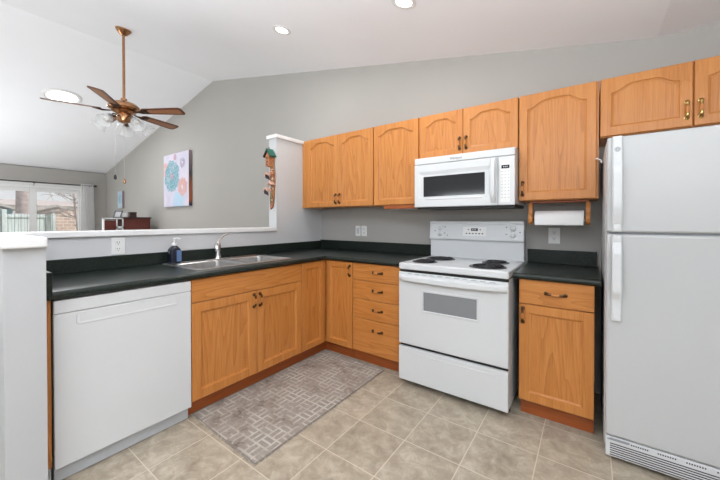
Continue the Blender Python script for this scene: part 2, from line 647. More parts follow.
def bare_tree(name, x, y, r, h, label, seed, spread=1.0, trunk=True, n=16, z0=-0.12, lean=0.0):
    rn = random.Random(seed)
    t = thing(name, (x, y, z0), label, 'tree')
    bm = bmesh.new()
    tube(bm, [(x, y, z0), (x + 0.02, y + lean * 0.3, z0 + h * 0.3), (x, y + lean, z0 + h)], [r * 1.15, r, r * 0.75], 14)
    obj('trunk', bm, BARK, t, smooth=True)
    bm = bmesh.new()
    for i in range(n):
        a = rn.uniform(0, 2 * PI)
        zz = z0 + h * rn.uniform(0.45, 0.98)
        p = Vector((x, y + lean * 0.7, zz))
        d = Vector((math.cos(a) * 0.5, math.sin(a) * 1.0, rn.uniform(-0.1, 0.6))).normalized()
        pts, rs = [p.copy()], [0.012 + r * 0.08]
        L = spread * rn.uniform(0.7, 1.4)
        for k in range(5):
            d = (d + Vector((rn.uniform(-.25, .25), rn.uniform(-.3, .3), rn.uniform(-.3, .18)))).normalized()
            p = p + d * L / 5
            pts.append(p.copy())
            rs.append((0.012 + r * 0.08) * (1 - (k + 1) / 6))
            for q in range(2):
                dd = (d + Vector((rn.uniform(-.6, .6), rn.uniform(-.8, .8), rn.uniform(-.6, .6)))).normalized()
                tube(bm, [p, p + dd * L * 0.2, p + dd * L * 0.35 + Vector((0, 0, rn.uniform(-.1, .1)))], [0.010, 0.007, 0.004], 5)
        tube(bm, pts, rs, 6)
    obj('branches', bm, BRANCH, t)
    return t


bare_tree('bare_tree', -14.6, -0.55, 0.23, 6.2, 'thick pale bare tree trunk rising behind the fence, left of the door mullion', 3, 1.6, n=16)
bare_tree('bare_tree', -11.6, 0.42, 0.045, 2.3, 'slim bare tree with crooked branches in front of the brick wall', 8, 0.7, n=18, lean=-0.2)
bare_tree('bare_tree', -17.0, -2.6, 0.12, 4.6, 'bare tree with thin twigs at far left behind the fence', 15, 1.1, n=22)
# neighbour house with gable, and teal shed
t = thing('neighbour_house', (-24, 2.0, -0.12), 'pale neighbouring house with low brown gable roof beyond the fence', 'house')
obj('house_wall', B(-30, -24, -0.2, 4.2, -0.12, 1.45), STUCCO, t)
bm = bmesh.new()
prism(bm, [(-0.4, 1.30), (2.0, 2.10), (4.4, 1.30), (4.4, 1.42), (2.0, 2.24), (-0.4, 1.42)], -30.3, -23.6, 'x')
obj('roof', bm, ROOFS, t)
bm = bmesh.new()
prism(bm, [(-0.1, 1.40), (2.0, 2.09), (4.1, 1.40)], -24.05, -23.9, 'x')
obj('gable', bm, BARK, t)
t = thing('neighbour_house', (-35, 4, -0.12), 'distant long pale house behind the gabled neighbour house', 'house')
obj('house_wall', B(-37, -34.2, -1.5, 10, -0.12, 2.6), STUCCO, t)
bm = bmesh.new()
prism(bm, [(-34.0, 2.5), (-35.6, 3.0), (-37.2, 2.5)], -1.8, 10.3, 'y')
obj('roof', bm, ROOFS, t)
t = thing('garden_shed', (-18, -1.4, -0.12), 'teal sided garden shed showing above the fence at left', 'shed')
obj('shed_wall', B(-19.5, -18, -2.4, -0.45, -0.12, 1.75), SHEDB, t)
bm = bmesh.new()
prism(bm, [(-2.55, 1.70), (-1.42, 2.1), (-0.3, 1.70), (-0.3, 1.80), (-1.42, 2.2), (-2.55, 1.80)], -19.7, -17.8, 'x')
obj('roof', bm, ROOFS, t)

# ================================================================ LIVING ROOM
# curtain rod
t = thing('curtain_rod', (-7.5, -1.35, 2.115), 'thin black curtain rod above the patio door', 'curtain rod')
bm = bmesh.new()
tube(bm, [(-7.49, -2.6, 2.115), (-7.49, -0.27, 2.115)], 0.011, 10)
obj('rod', bm, RODM, t, smooth=True)
for y, s in ((-2.6, -1), (-0.27, 1)):
    bm = bmesh.new()
    lathe(bm, [(0.012, 0), (0.024, 0.006), (0.026, 0.03), (0.02, 0.05), (0.006, 0.06)], (-7.49, y, 2.115), (0, s, 0), 14)
    obj('finial', bm, RODM, t, smooth=True)
for y in (-2.5, -1.33, -0.36):
    bm = bmesh.new()
    box(bm, -7.588, -7.48, y - 0.006, y + 0.006, 2.085, 2.10)
    box(bm, -7.588, -7.575, y - 0.015, y + 0.015, 2.05, 2.13)
    obj('bracket', bm, RODM, t)
# curtain
bm = bmesh.new()
N, M = 72, 14
grid = []
for j in range(M + 1):
    fz = j / M
    z = 2.15 - fz * 2.12
    sp = 1.0 + 0.28 * fz
    row = []
    for i in range(N + 1):
        u = i / N
        y = -0.405 + (u - 0.5) * 0.25 * sp - 0.015 * fz
        x = -7.49 + (0.030 + 0.012 * fz) * math.sin(u * 2 * PI * 7 + 0.5 * math.sin(fz * 3)) + 0.008 * math.sin(u * 31 + fz * 4)
        row.append(bm.verts.new((x, y, z)))
    grid.append(row)
for j in range(M):
    for i in range(N):
        bm.faces.new((grid[j][i], grid[j][i + 1], grid[j + 1][i + 1], grid[j + 1][i]))
tag(obj('curtain', bm, FABR, smooth=True, origin=(-7.49, -0.4, 0.03)), 'white gathered curtain panel at the right end of the black rod', 'curtain')

# paintings
cx, cz = -3.62, 2.0
art = flower_art('flower_painting', [
    (0.10, -0.44, 0.22, (150, 200, 224), (190, 214, 230), (170, 200, 230)),
    (-0.42, 0.22, 0.15, (214, 150, 146), (226, 186, 184), (220, 200, 200)),
    (-0.15, 0.08, 0.30, (66, 146, 158), (104, 168, 176), (150, 120, 134)),
    (0.26, -0.14, 0.17, (206, 140, 124), (214, 176, 168), (206, 190, 190)),
    (0.26, 0.30, 0.10, (140, 132, 160), (190, 184, 206), (214, 196, 206)),
    (-0.02, 0.43, 0.06, (180, 120, 130), (200, 170, 184), (130, 140, 160))],
    (190, 190, 212), (214, 206, 220))
t = thing('canvas_painting', (cx, 0, cz), 'large canvas painting of a teal flower with coral blooms on the grey wall', 'painting')
obj('canvas', B(-4.11, -3.125, -0.055, -0.012, 1.51, 2.50, bev=0.004), art, t)
sd = NT('painted_canvas_edge', 0.6)
z_ = sd.sep(sd.coord())[2]
sd.base(sd.ramp(sd.math('ADD', z_, 0.5), [(0.04, srgb(52, 58, 74)), (0.12, srgb(176, 100, 62)), (0.45, srgb(150, 92, 66)), (0.58, srgb(82, 80, 84)), (0.95, srgb(150, 132, 136))]))
obj('canvas_edge', B(-3.128, -3.118, -0.054, -0.001, 1.512, 2.498), sd.m, t)
t = thing('canvas_painting', (-6.46, 0, 1.745), 'small narrow pale blue canvas on the wall above the desk', 'painting')
art2 = flower_art('blue_painting', [(0.0, 0.02, 0.12, (110, 170, 190), (160, 200, 212), (120, 150, 170))], (150, 188, 204), (186, 208, 218))
obj('canvas', B(-6.62, -6.33, -0.045, -0.01, 1.545, 1.945, bev=0.004), art2, t)
obj('canvas_edge', B(-6.333, -6.323, -0.045, -0.001, 1.545, 1.945), plain('mauve_edge', srgb(140, 122, 130), 0.6), t)

# desk hutch: white cubby unit and dark red cabinet standing against the wall side by side
t = thing('white_cubby_shelf', (-4.53, -0.76, 0), 'white open shelf unit with dark compartments, left of the red brown cabinet', 'shelf')
bm = bmesh.new()
y0, y1 = -0.915, -0.612
for (a, b) in ((y0, y0 + 0.014), (-0.725, -0.705), (y1 - 0.02, y1)):
    box(bm, -4.53, -4.45, a, b, 0, 1.29)
for z in (0.02, 0.42, 0.80, 1.275):
    box(bm, -4.53, -4.45, y0, y1, z, z + 0.02)
box(bm, -4.53, -4.45, -0.725, y1, 1.10, 1.14)
box(bm, -4.54, -4.53, y0, y1, 0, 1.295)
obj('carcass', bm, TRIM, t)
obj('dark_drawer', B(-4.528, -4.455, y0 + 0.016, -0.727, 0.822, 1.245), MAHOG, t)
obj('dark_drawer', B(-4.528, -4.46, -0.703, y1 - 0.022, 1.142, 1.272), DARKW, t)
obj('dark_drawer', B(-4.528, -4.46, -0.703, y1 - 0.022, 0.822, 1.04), DARKW, t)
t = thing('dark_cabinet', (-4.7, -0.35, 0), 'dark red brown cabinet with closed side beyond the half wall', 'cabinet')
obj('body', B(-4.98, -4.47, -0.60, -0.155, 0.02, 1.285, bev=0.004), MAHOG, t)
obj('top', B(-5.0, -4.455, -0.605, -0.14, 1.285, 1.312, bev=0.006), DARKW, t)
obj('plinth', B(-4.96, -4.50, -0.58, -0.17, 0.0, 0.02), DARKW, t)
# things on top
FRX, FRY, FRZ = -4.50, -0.70, 1.2955
Mf = Matrix.Translation((FRX, FRY, FRZ)) @ Matrix.Rotation(R(42), 4, 'Z') @ Matrix.Rotation(R(-24), 4, 'X')
t = thing('photo_frame', (FRX, FRY, FRZ), 'grey photo frame leaning back on the white shelf unit', 'photo frame')
bm = bmesh.new()
for (a, b, c, d) in ((-.07, -.05, 0, .15), (.05, .07, 0, .15), (-.05, .05, 0, .02), (-.05, .05, .13, .15)):
    box(bm, a, b, -.008, .008, c, d)
bm.transform(Mf)
obj('frame', bm, plain('dark_grey_frame', srgb(84, 84, 86), 0.5), t)
bm = bmesh.new()
box(bm, -.05, .05, -.001, .004, .02, .13)
bm.transform(Mf)
obj('picture', bm, plain('pale_photo', srgb(168, 170, 172), 0.6), t)
bm = bmesh.new()
tube(bm, [Mf @ Vector((0, .006, .11)), Vector((FRX - .035, FRY + .05, FRZ + .004))], 0.004, 6)
obj('stand', bm, GREYP, t)
t = thing('keepsake_box', (-4.6, -0.42, 1.315), 'small dark wooden box with lid on the red brown cabinet', 'box')
obj('body', B(-4.60, -4.50, -0.49, -0.38, 1.3125, 1.385, bev=0.004), DARKW, t)
obj('lid', B(-4.605, -4.495, -0.495, -0.375, 1.386, 1.41, bev=0.008), DARKW, t)
t = thing('greeting_card', (-4.62, -0.555, 1.315), 'small white folded card standing beside the dark box', 'card')
bm = bmesh.new()
box(bm, -4.60, -4.598, -0.575, -0.515, 1.3125, 1.395)
box(bm, -4.63, -4.628, -0.575, -0.515, 1.3125, 1.395)
box(bm, -4.63, -4.598, -0.517, -0.515, 1.3125, 1.395)
obj('cover', bm, PAPER, t)

# ---------------------------------------------------------------- ceiling fan
FX0, FY0 = -1.60, -1.50
t = thing('ceiling_fan', (FX0, FY0, 2.5), 'brass ceiling fan on a long rod with five wooden blades and glass shades', 'ceiling fan')
zc = prof(FX0)
sl = math.atan((RZ - FZ) / (FXX - RX))
nrm = Vector((-math.sin(sl), 0, -math.cos(sl)))
bm = bmesh.new()
lathe(bm, [(0.075, -0.005), (0.075, 0.012), (0.062, 0.03), (0.04, 0.055), (0.022, 0.066), (0.018, 0.07)], (FX0, FY0, zc), nrm, 28)
obj('canopy', bm, BRASSF, t, smooth=True)
bm = bmesh.new()
tube(bm, [(FX0, FY0, zc - 0.05), (FX0, FY0, 2.56)], 0.0135, 14)
obj('downrod', bm, BRASSF, t, smooth=True)
bm = bmesh.new()
lathe(bm, [(0.02, 0.055), (0.03, 0.05), (0.03, 0.02), (0.075, 0.012), (0.125, -0.01), (0.148, -0.035), (0.15, -0.062), (0.13, -0.075), (0.09, -0.082), (0.05, -0.085)],
      (FX0, FY0, 2.555), (0, 0, 1), 36)
obj('motor_housing', bm, BRASSF, t, smooth=True)
bm = bmesh.new()
lathe(bm, [(0.11, 0), (0.115, -0.012), (0.075, -0.03), (0.066, -0.036)], (FX0, FY0, 2.47), (0, 0, 1), 30)
lathe(bm, [(0.062, 0), (0.068, -0.02), (0.068, -0.055), (0.058, -0.085), (0.03, -0.10)], (FX0, FY0, 2.436), (0, 0, 1), 26)
obj('switch_housing', bm, BRASSF, t, smooth=True)
BZ = 2.46
for k in range(5):
    a = R(-109 + 72 * k)
    M4 = Matrix.Translation((FX0, FY0, BZ)) @ Matrix.Rotation(a, 4, 'Z') @ Matrix.Rotation(R(-12), 4, 'X')
    def outline(r0, r1, w0, w1, rc, z):
        pts = [(r0, -w0 * .55), (r0 + 0.03, -w0)]
        for i in range(9):
            q = -PI / 2 + PI * i / 8
            pts.append((r1 - rc + rc * math.cos(q), (w1 - rc) * (1 if q > 0 else -1 if q < 0 else 0) + rc * math.sin(q)))
        pts += [(r0 + 0.03, w0), (r0, w0 * .55)]
        return [(x, y, z) for x, y in pts]
    def slab(bm, pts, th):
        A = [bm.verts.new(p) for p in pts]
        Bv = [bm.verts.new((p[0], p[1], p[2] + th)) for p in pts]
        bm.faces.new(A); bm.faces.new(list(reversed(Bv))); bridge(bm, A, Bv)
    b1 = bmesh.new()
    slab(b1, outline(0.20, 0.67, 0.052, 0.068, 0.035, 0), 0.008)
    b1.transform(M4)
    bl = obj('blade', b1, plain('walnut_blade%d' % k, srgb(98, 54, 32), 0.3, var=0.2, vscale=12), t)
    b2 = bmesh.new()
    slab(b2, outline(0.26, 0.64, 0.030, 0.044, 0.02, -0.0015), 0.0015)
    b2.transform(M4)
    obj('cane_inlay', b2, plain('cane_inlay%d' % k, srgb(160, 108, 72), 0.4, var=0.08, vscale=80), bl)
    b3 = bmesh.new()
    tube(b3, [(0.10, 0, 0.0), (0.15, 0.0, -0.006), (0.20, 0.02, -0.008), (0.25, 0.028, -0.004)], 0.007, 8)
    tube(b3, [(0.10, 0, 0.0), (0.15, 0.0, -0.006), (0.20, -0.02, -0.008), (0.25, -0.028, -0.004)], 0.007, 8)
    tube(b3, [(0.13, 0, -0.004), (0.19, 0, -0.012), (0.23, 0, -0.006)], 0.008, 8)
    box(b3, 0.21, 0.27, -0.036, 0.036, -0.008, -0.001, 0.002)
    b3.transform(M4)
    obj('blade_iron', b3, DBRASS, bl, smooth=True)
for k in range(5):
    a = R(-60 + 72 * k)
    d = Vector((math.cos(a), math.sin(a), 0))
    c0 = Vector((FX0, FY0, 2.385))
    bm = bmesh.new()
    p = [c0 + d * 0.05, c0 + d * 0.09 + Vector((0, 0, 0.02)), c0 + d * 0.14 + Vector((0, 0, 0.012)), c0 + d * 0.17 + Vector((0, 0, -0.02))]
    tube(bm, p, 0.007, 8)
    ax = (d * 0.72 + Vector((0, 0, -0.7))).normalized()
    lathe(bm, [(0.012, -0.015), (0.024, 0.0), (0.026, 0.02)], p[-1], ax, 14)
    arm = obj('light_arm', bm, DBRASS, t, smooth=True)
    bm = bmesh.new()
    prev = None
    for (r, h) in ((0.028, 0.012), (0.043, 0.03), (0.055, 0.06), (0.060, 0.09), (0.074, 0.12)):
        cur = ring(bm, p[-1] + ax * h, ax, r, 24)
        if prev: bridge(bm, prev, cur)
        prev = cur
    bmesh.ops.solidify(bm, geom=bm.faces[:], thickness=0.003)
    obj('glass_shade', bm, TULIP, arm, smooth=True)
    bm = bmesh.new()
    lathe(bm, [(0.01, 0.02), (0.022, 0.04), (0.026, 0.06), (0.018, 0.08), (0.004, 0.088)], p[-1], ax, 14)
    obj('bulb', bm, plain('frosted_bulb%d' % k, srgb(235, 235, 230), 0.3), arm, smooth=True)
for (dy, dx, zb, m, nm) in ((-0.085, 0, 1.70, RODM, 'dark'), (-0.01, 0.03, 1.66, BRASSF, 'gold')):
    bm = bmesh.new()
    tube(bm, [(FX0 + dx, FY0 + dy * .5, 2.34), (FX0 + dx, FY0 + dy, 2.25), (FX0 + dx, FY0 + dy, zb + 0.05)], 0.0015, 6)
    ch = obj('pull_chain', bm, CHROME, t)
    bm = bmesh.new()
    lathe(bm, [(0.004, 0.05), (0.010, 0.04), (0.014, 0.015), (0.012, 0.0), (0.004, -0.005)], (FX0 + dx, FY0 + dy, zb), (0, 0, 1), 12)
    obj('chain_pull', bm, m, ch, smooth=True)

# ---------------------------------------------------------------- ceiling lights


def can_light(x, y, label, r=0.055):
    z = prof(x)
    up = Vector((math.sin(sl), 0, math.cos(sl))) if RX < x < FXX else Vector((0, 0, 1))
    t = thing('recessed_light', (x, y, z), label, 'ceiling light', None)
    bm = bmesh.new()
    lathe(bm, [(r + 0.028, 0.0), (r + 0.03, -0.004), (r + 0.012, -0.008), (r, -0.004), (r, 0.0)], (x, y, z), up, 32, cap=False)
    obj('trim_ring', bm, TRIM, t, smooth=True)
    bm = bmesh.new()
    lathe(bm, [(r, -0.002), (r - 0.004, -0.006), (r * 0.5, -0.010), (0.002, -0.011)], (x, y, z), up, 28)
    obj('lens', bm, BULB, t, smooth=True)
    o = lamp('can_lamp', 'AREA', Vector((x, y, z)) - up * 0.03, 6.5, (0, sl if x < FXX else 0, 0), (1, 0.99, 0.975), shape='DISK', size=0.12)
    o.parent = t
    o.location = -up * 0.03
    return t


can_light(0.345, -0.899, 'recessed white ceiling light, the left one above the sink counter')
can_light(1.603, -0.912, 'recessed white ceiling light at the top edge above the range')
# sun tunnel on the living room slope
sx, sy = -4.11, -1.52
sz = prof(sx)
sl2 = math.atan((RZ - ZL) / (RX - XF))
up2 = Vector((-math.sin(sl2), 0, math.cos(sl2)))
t = thing('sun_tunnel', (sx, sy, sz), 'large bright round ceiling light on the far vaulted slope beside the fan', 'ceiling light')
bm = bmesh.new()
lathe(bm, [(0.235, 0.0), (0.235, -0.01), (0.21, -0.02), (0.185, -0.012), (0.185, 0.0)], (sx, sy, sz), up2, 48, cap=False)
obj('trim_ring', bm, TRIM, t, smooth=True)
bm = bmesh.new()
lathe(bm, [(0.185, -0.004), (0.17, -0.016), (0.12, -0.022), (0.002, -0.024)], (sx, sy, sz), up2, 40)
obj('diffuser', bm, SKYT, t, smooth=True)
o = lamp('tunnel_lamp', 'AREA', (0, 0, 0), 30, (0, -sl2, 0), (0.97, 0.98, 1), shape='DISK', size=0.4)
o.parent = t
o.location = -up2 * 0.05

# ================================================================ CABINETRY


def PM(axis, face):
    if axis == 'y': return lambda a, z, d: Vector((a, face + d, z))
    return lambda a, z, d: Vector((face - d, a, z))


def handle(parent, axis, face, a, z, vertical=True, L=0.088, metal=None):
    P = PM(axis, face)
    def Q(s, d, side=0.0):     # s along the handle, d out of the door
        return P(a, z + s, -d) if vertical else P(a + s, z, -d)
    br, gp = bmesh.new(), bmesh.new()
    h = L / 2
    tube(gp, [Q(-h * .42, .024), (Q(0, .027)), Q(h * .42, .024)], [0.0062, 0.0078, 0.0062], 10)
    for s in (-1, 1):
        tube(br, [Q(s * h * .40, .024), Q(s * h * .55, .0235), Q(s * h * .72, .021), Q(s * h * .95, .013), Q(s * h * 1.0, .001)],
             [0.008, 0.006, 0.0095, 0.0065, 0.0095], 10)
        lathe(br, [(0.0125, 0), (0.0125, 0.003), (0.007, 0.006)], Q(s * h * 1.0, 0.0), Q(0, 1) - Q(0, 0), 12)
        tube(br, [Q(s * h * 1.0, .003), Q(s * h * 1.22, .004)], [0.007, 0.004], 8)
    return obj('handle', [(br, metal or BRASS), (gp, GRIP)], parent=parent, smooth=True, label='brass pull with wooden grip')


def smooth01(x):
    x = max(0, min(1, x))
    return x * x * (3 - 2 * x)


def panel_door(parent, axis, face, a0, a1, z0, z1, arch=0.0, m=0.052, mt=None, name='door', label=None):
    """frame-and-panel door; front plane at face"""
    P = PM(axis, face)
    mt = mt if mt is not None else m
    NB, NS, NTp = 6, 6, 36
    T = 0.02

    def loop(ins, d, outer=False):
        pts = []
        if outer:
            A0, A1, Z0, Z1 = a0 + ins, a1 - ins, z0 + ins, z1 - ins
        else:
            A0, A1, Z0 = a0 + m + ins, a1 - m - ins, z0 + m + ins
            Z1 = z1 - mt - arch - ins
        for i in range(NB): pts.append((A0 + (A1 - A0) * i / NB, Z0))
        for i in range(NS): pts.append((A1, Z0 + (Z1 - Z0) * i / NS))
        for i in range(NTp):
            u = i / NTp
            b = 0 if outer else arch * 0.8 * smooth01((min(u, 1 - u) - 0.05) / 0.27) + (0 if not arch else arch * 0.25 * math.sin(PI * u))
            pts.append((A1 + (A0 - A1) * u, Z1 + b))
        for i in range(NS): pts.append((A0, Z1 + (Z0 - Z1) * i / NS))
        return [P(a, z, d) for a, z in pts]
    bm = bmesh.new()
    seq = [loop(0, T, True), loop(0, 0.003, True), loop(0.003, 0, True), loop(0, 0), loop(0.0015, 0.007), loop(0.013, 0.0125)]
    if 1:
        L = [[bm.verts.new(p) for p in s] for s in seq]
        for x, y in zip(L, L[1:]): bridge(bm, x, y)
        bm.faces.new(L[0])
    dr = obj(name, bm, OAKZ, parent, label=label)
    bm = bmesh.new()
    bm.faces.new([bm.verts.new(p) for p in loop(0.0125, 0.0123)])
    obj('door_panel', bm, OAKP, dr)
    return dr


def drawer_front(parent, axis, face, a0, a1, z0, z1, name='drawer', bev=0.004):
    bm = bmesh.new()
    if axis == 'y': box(bm, a0, a1, face, face + 0.02, z0, z1, bev)
    else: box(bm, face - 0.02, face, a0, a1, z0, z1, bev)
    return obj(name, bm, OAKX if axis == 'y' else OAKY, parent)


UF, UT, UB = -0.333, 2.130, 1.383


def upper(x0, x1, z0, doors, label, arch=0.045, metal=None):
    t = thing('wall_cabinet', ((x0 + x1) / 2, 0, z0), label, 'cabinet')
    obj('body', B(x0 + 0.001, x1 - 0.001, UF + 0.021, -0.001, z0, UT - 0.001, bev=0.001), OAKZ, t)
    for (a, b, hs) in doors:
        d = panel_door(t, 'y', UF, a + 0.0018, b - 0.0018, z0 + 0.004, UT - 0.003, arch)
        ha = b - 0.026 if hs > 0 else a + 0.026
        if hs: handle(d, 'y', UF, ha, z0 + (0.085 if z0 < 1.6 else 0.095), True, metal=metal)
    return t


upper(0.05, 0.969, UB, [(0.088, 0.534, 1), (0.534, 0.969, -1)], 'oak double door wall cabinet beside the white pillar')
upper(0.971, 1.449, UB, [(0.976, 1.436, 0)], 'oak single door wall cabinet directly left of the microwave')
upper(1.451, 2.216, 1.76, [(1.451, 1.819, 1), (1.819, 2.216, -1)], 'short oak double door wall cabinet above the microwave', 0.042)
upper(2.218, 2.680, UB, [(2.220, 2.668, -1)], 'wide single door oak wall cabinet above the paper towel roll', 0.05)
upper(2.684, 3.512, 1.765, [(2.684, 3.096, 1), (3.099, 3.512, -1)], 'short oak double door wall cabinet above the refrigerator', 0.042, GOLD)
# filler strip between pillar and the first cabinet
tag(obj('cabinet_filler', B(0.001, 0.049, UF + 0.022, -0.001, UB, UT, bev=0.001), OAKZ, origin=(0.025, -0.15, UB)),
    'narrow oak filler strip between the pillar and the first wall cabinet', 'filler strip')

FXF, FYF = 0.625, -0.61
ZT0, ZTOP = 0.10, 0.874
# end panel and dishwasher
tag(obj('end_panel', B(0.03, 0.620, -2.529, -2.496, 0.095, 0.874, bev=0.001), OAKZ, origin=(0.3, -2.51, 0.095)),
    'narrow oak end panel between the white end wall and the dishwasher', 'panel')
tag(obj('panel_foot', B(0.03, 0.600, -2.529, -2.496, 0.0, 0.094), TOEG, origin=(0.3, -2.51, 0)), 'grey toe strip under the oak end panel left of the dishwasher', 'toe strip')
t = thing('dishwasher', (0.3, -2.178, 0), 'white built-in dishwasher with a long pocket handle under the dark counter', 'dishwasher')
y0, y1 = -2.489, -1.866
obj('body', B(0.03, 0.60, y0 + 0.008, y1 - 0.008, 0.1, 0.868), GREYP, t)
d = obj('door', B(0.602, 0.632, y0, y1, 0.082, 0.8035, bev=0.003), WHITE, t)
c = obj('control_strip', B(0.602, 0.633, y0, y1, 0.806, 0.868, bev=0.004), WHITE, t)
# pocket handle: a raised lip with a shallow recess below the control strip
bm = bmesh.new()
P = PM('x', 0.632)
hy0, hy1 = -2.41, -1.94
def rr(ya, yb, za, zb, r, d, n=5):
    pts = []
    for (cy, cz_, s) in ((yb - r, zb - r, 0), (ya + r, zb - r, 90), (ya + r, za + r, 180), (yb - r, za + r, 270)):
        for i in range(n + 1):
            q = R(s + 90 * i / n)
            pts.append(P(cy + r * math.cos(q), cz_ + r * math.sin(q), d))
    return pts
seq = [rr(hy0, hy1, 0.738, 0.797, 0.016, -0.0005), rr(hy0 + .002, hy1 - .002, 0.740, 0.796, 0.015, -0.002), rr(hy0 + .008, hy1 - .008, 0.746, 0.794, 0.01, -0.002), rr(hy0 + .013, hy1 - .013, 0.751, 0.792, 0.009, -0.0008)]
L = [[bm.verts.new(p) for p in s] for s in seq]
for a, b in zip(L, L[1:]): bridge(bm, a, b)
bm.faces.new(L[-1])
obj('pocket_handle', bm, WHITE, d)
obj('toe_panel', B(0.55, 0.596, y0 + 0.004, y1 - 0.004, 0.004, 0.10), TOEG, t)
obj('foot_rail', B(0.1, 0.55, y0 + 0.02, y1 - 0.02, 0.0, 0.1), GREYP, t)

# sink base
t = thing('base_cabinet', (0.3, -1.39, 0), 'wide oak sink base cabinet with two doors beside the dishwasher', 'cabinet')
y0, ym, y1 = -1.861, -1.379, -0.922
bm = bmesh.new()
box(bm, 0.001, 0.603, y0 + .001, y0 + .018, ZT0, ZTOP)
box(bm, 0.001, 0.603, y1 - .018, y1 - .001, ZT0, ZTOP)
box(bm, 0.001, 0.603, y0 + .018, y1 - .018, ZT0, ZT0 + .018)
box(bm, 0.585, 0.603, y0 + .018, y1 - .018, ZT0 + .018, ZT0 + .06)
box(bm, 0.585, 0.603, y0 + .018, y1 - .018, 0.70, ZTOP)
box(bm, 0.585, 0.603, ym - 0.02, ym + 0.02, ZT0 + .06, 0.70)
obj('body', bm, OAKZ, t)
drawer_front(t, 'x', FXF, y0 + .002, y1 - .0018, 0.724, 0.871, name='false_front')
d = panel_door(t, 'x', FXF, y0 + .002, ym - .0018, ZT0 + .003, 0.720, m=0.058)
handle(d, 'x', FXF, ym - 0.026, 0.650)
d = panel_door(t, 'x', FXF, ym + .0018, y1 - .0018, ZT0 + .003, 0.720, m=0.058)
handle(d, 'x', FXF, ym + 0.026, 0.650)
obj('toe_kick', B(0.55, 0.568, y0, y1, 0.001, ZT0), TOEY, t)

# corner cabinet
t = thing('base_cabinet', (0.45, -0.45, 0), 'oak corner base cabinet with two narrow doors meeting at the inside corner', 'cabinet')
bm = bmesh.new()
prism(bm, [(0.001, -0.920), (0.603, -0.920), (0.603, -0.588), (0.934, -0.588), (0.934, -0.001), (0.001, -0.001)], ZT0, ZTOP, 'z')
obj('body', bm, OAKZ, t)
d = panel_door(t, 'x', FXF, -0.9185, -0.6335, ZT0 + .003, 0.871, m=0.05)
d = panel_door(t, 'y', FYF, 0.6285, 0.931, ZT0 + .003, 0.871, m=0.05)
handle(d, 'y', FYF, 0.905, 0.795)
bm = bmesh.new()
box(bm, 0.55, 0.568, -0.921, -0.54, 0.001, ZT0)
obj('toe_kick', bm, TOEY, t)
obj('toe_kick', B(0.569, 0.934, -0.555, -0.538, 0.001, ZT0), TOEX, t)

# drawer base
t = thing('base_cabinet', (1.2, -0.3, 0), 'oak base cabinet with four stacked drawers left of the range', 'cabinet')
x0, x1 = 0.936, 1.458
obj('body', B(x0, x1, -0.588, -0.001, ZT0, ZTOP), OAKX, t)
zs = [(0.724 + .002, 0.871), (0.562 + .002, 0.724 - .002), (0.396 + .002, 0.562 - .002), (ZT0 + .005, 0.396 - .002)]
for (a, b) in zs:
    d = drawer_front(t, 'y', FYF, x0 + .003, x1 - .003, a, b)
    handle(d, 'y', FYF, (x0 + x1) / 2, (a + b) / 2 + (0.06 if b - a > 0.2 else 0.005), False, 0.09)
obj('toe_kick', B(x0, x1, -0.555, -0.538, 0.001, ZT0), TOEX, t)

# right base cabinet
t = thing('base_cabinet', (2.465, -0.3, 0), 'oak base cabinet with one drawer and one door between range and refrigerator', 'cabinet')
x0, x1 = 2.271, 2.659
obj('body', B(x0, x1, -0.588, -0.001, ZT0, 0.870), plain('cabinet_gap_shade', srgb(38, 30, 26), 0.6), t, label='cabinet body with side gap shadow painted dark')  # body coloured dark in place of the deep shadow in the side gaps
d = drawer_front(t, 'y', FYF, x0, x1, 0.717, 0.871)
handle(d, 'y', FYF, (x0 + x1) / 2 + 0.005, 0.796, False, 0.10)
d = panel_door(t, 'y', FYF, x0, x1, ZT0 + .003, 0.713, m=0.052)
handle(d, 'y', FYF, x0 + 0.022, 0.645)
obj('toe_kick', B(x0 + .004, x1, -0.560, -0.543, 0.001, ZT0), TOEX, t)

# ---------------------------------------------------------------- worktops
ZC0, ZC1 = 0.875, 0.914
t = thing('worktop', (0.3, -1.2, ZC0), 'dark green black L-shaped laminate counter running past the sink to the range', 'countertop')
bm = bmesh.new()
xe = 0.629
for (a, b, c, d) in ((0, xe, -2.494, -1.775), (0, 0.085, -1.775, -0.990), (0.53, xe, -1.775, -0.990), (0, xe, -0.990, 0), (xe, 1.460, -0.614, 0)):
    box(bm, a, b, c, d, ZC0, ZC1)
obj('slab', bm, LAM, t)
bm = bmesh.new()
r = (ZC1 - ZC0) / 2
tube(bm, [(xe, -2.494, ZC0 + r), (xe, -0.614, ZC0 + r)], r, 20)
tube(bm, [(xe, -0.614, ZC0 + r), (1.460, -0.614, ZC0 + r)], r, 20)
obj('rolled_edge', bm, LAM, t, smooth=True)
bm = bmesh.new()
box(bm, 0.0, 0.02, -2.494, -0.0, ZC1, 1.004, 0.003)
box(bm, 0.0, 1.460, -0.02, 0.0, ZC1, 1.016, 0.003)
obj('backsplash', bm, LAM, t)
obj('side_splash', B(0.0, 0.648, -2.530, -2.494, 0.878, 1.004, bev=0.003), LAM, t)
t = thing('worktop', (2.465, -0.3, ZC0), 'short dark laminate counter piece between the range and the refrigerator', 'countertop')
bm = bmesh.new()
box(bm, 2.240, 2.688, -0.614, 0, ZC0 - 0.004, ZC1 - 0.004)
obj('slab', bm, LAM, t)
bm = bmesh.new()
tube(bm, [(2.240, -0.614, ZC0 + r - 0.004), (2.688, -0.614, ZC0 + r - 0.004)], r, 20)
obj('rolled_edge', bm, LAM, t, smooth=True)
obj('backsplash', B(2.236, 2.676, -0.02, 0, ZC1 - 0.004, 1.018, bev=0.003), LAM, t)

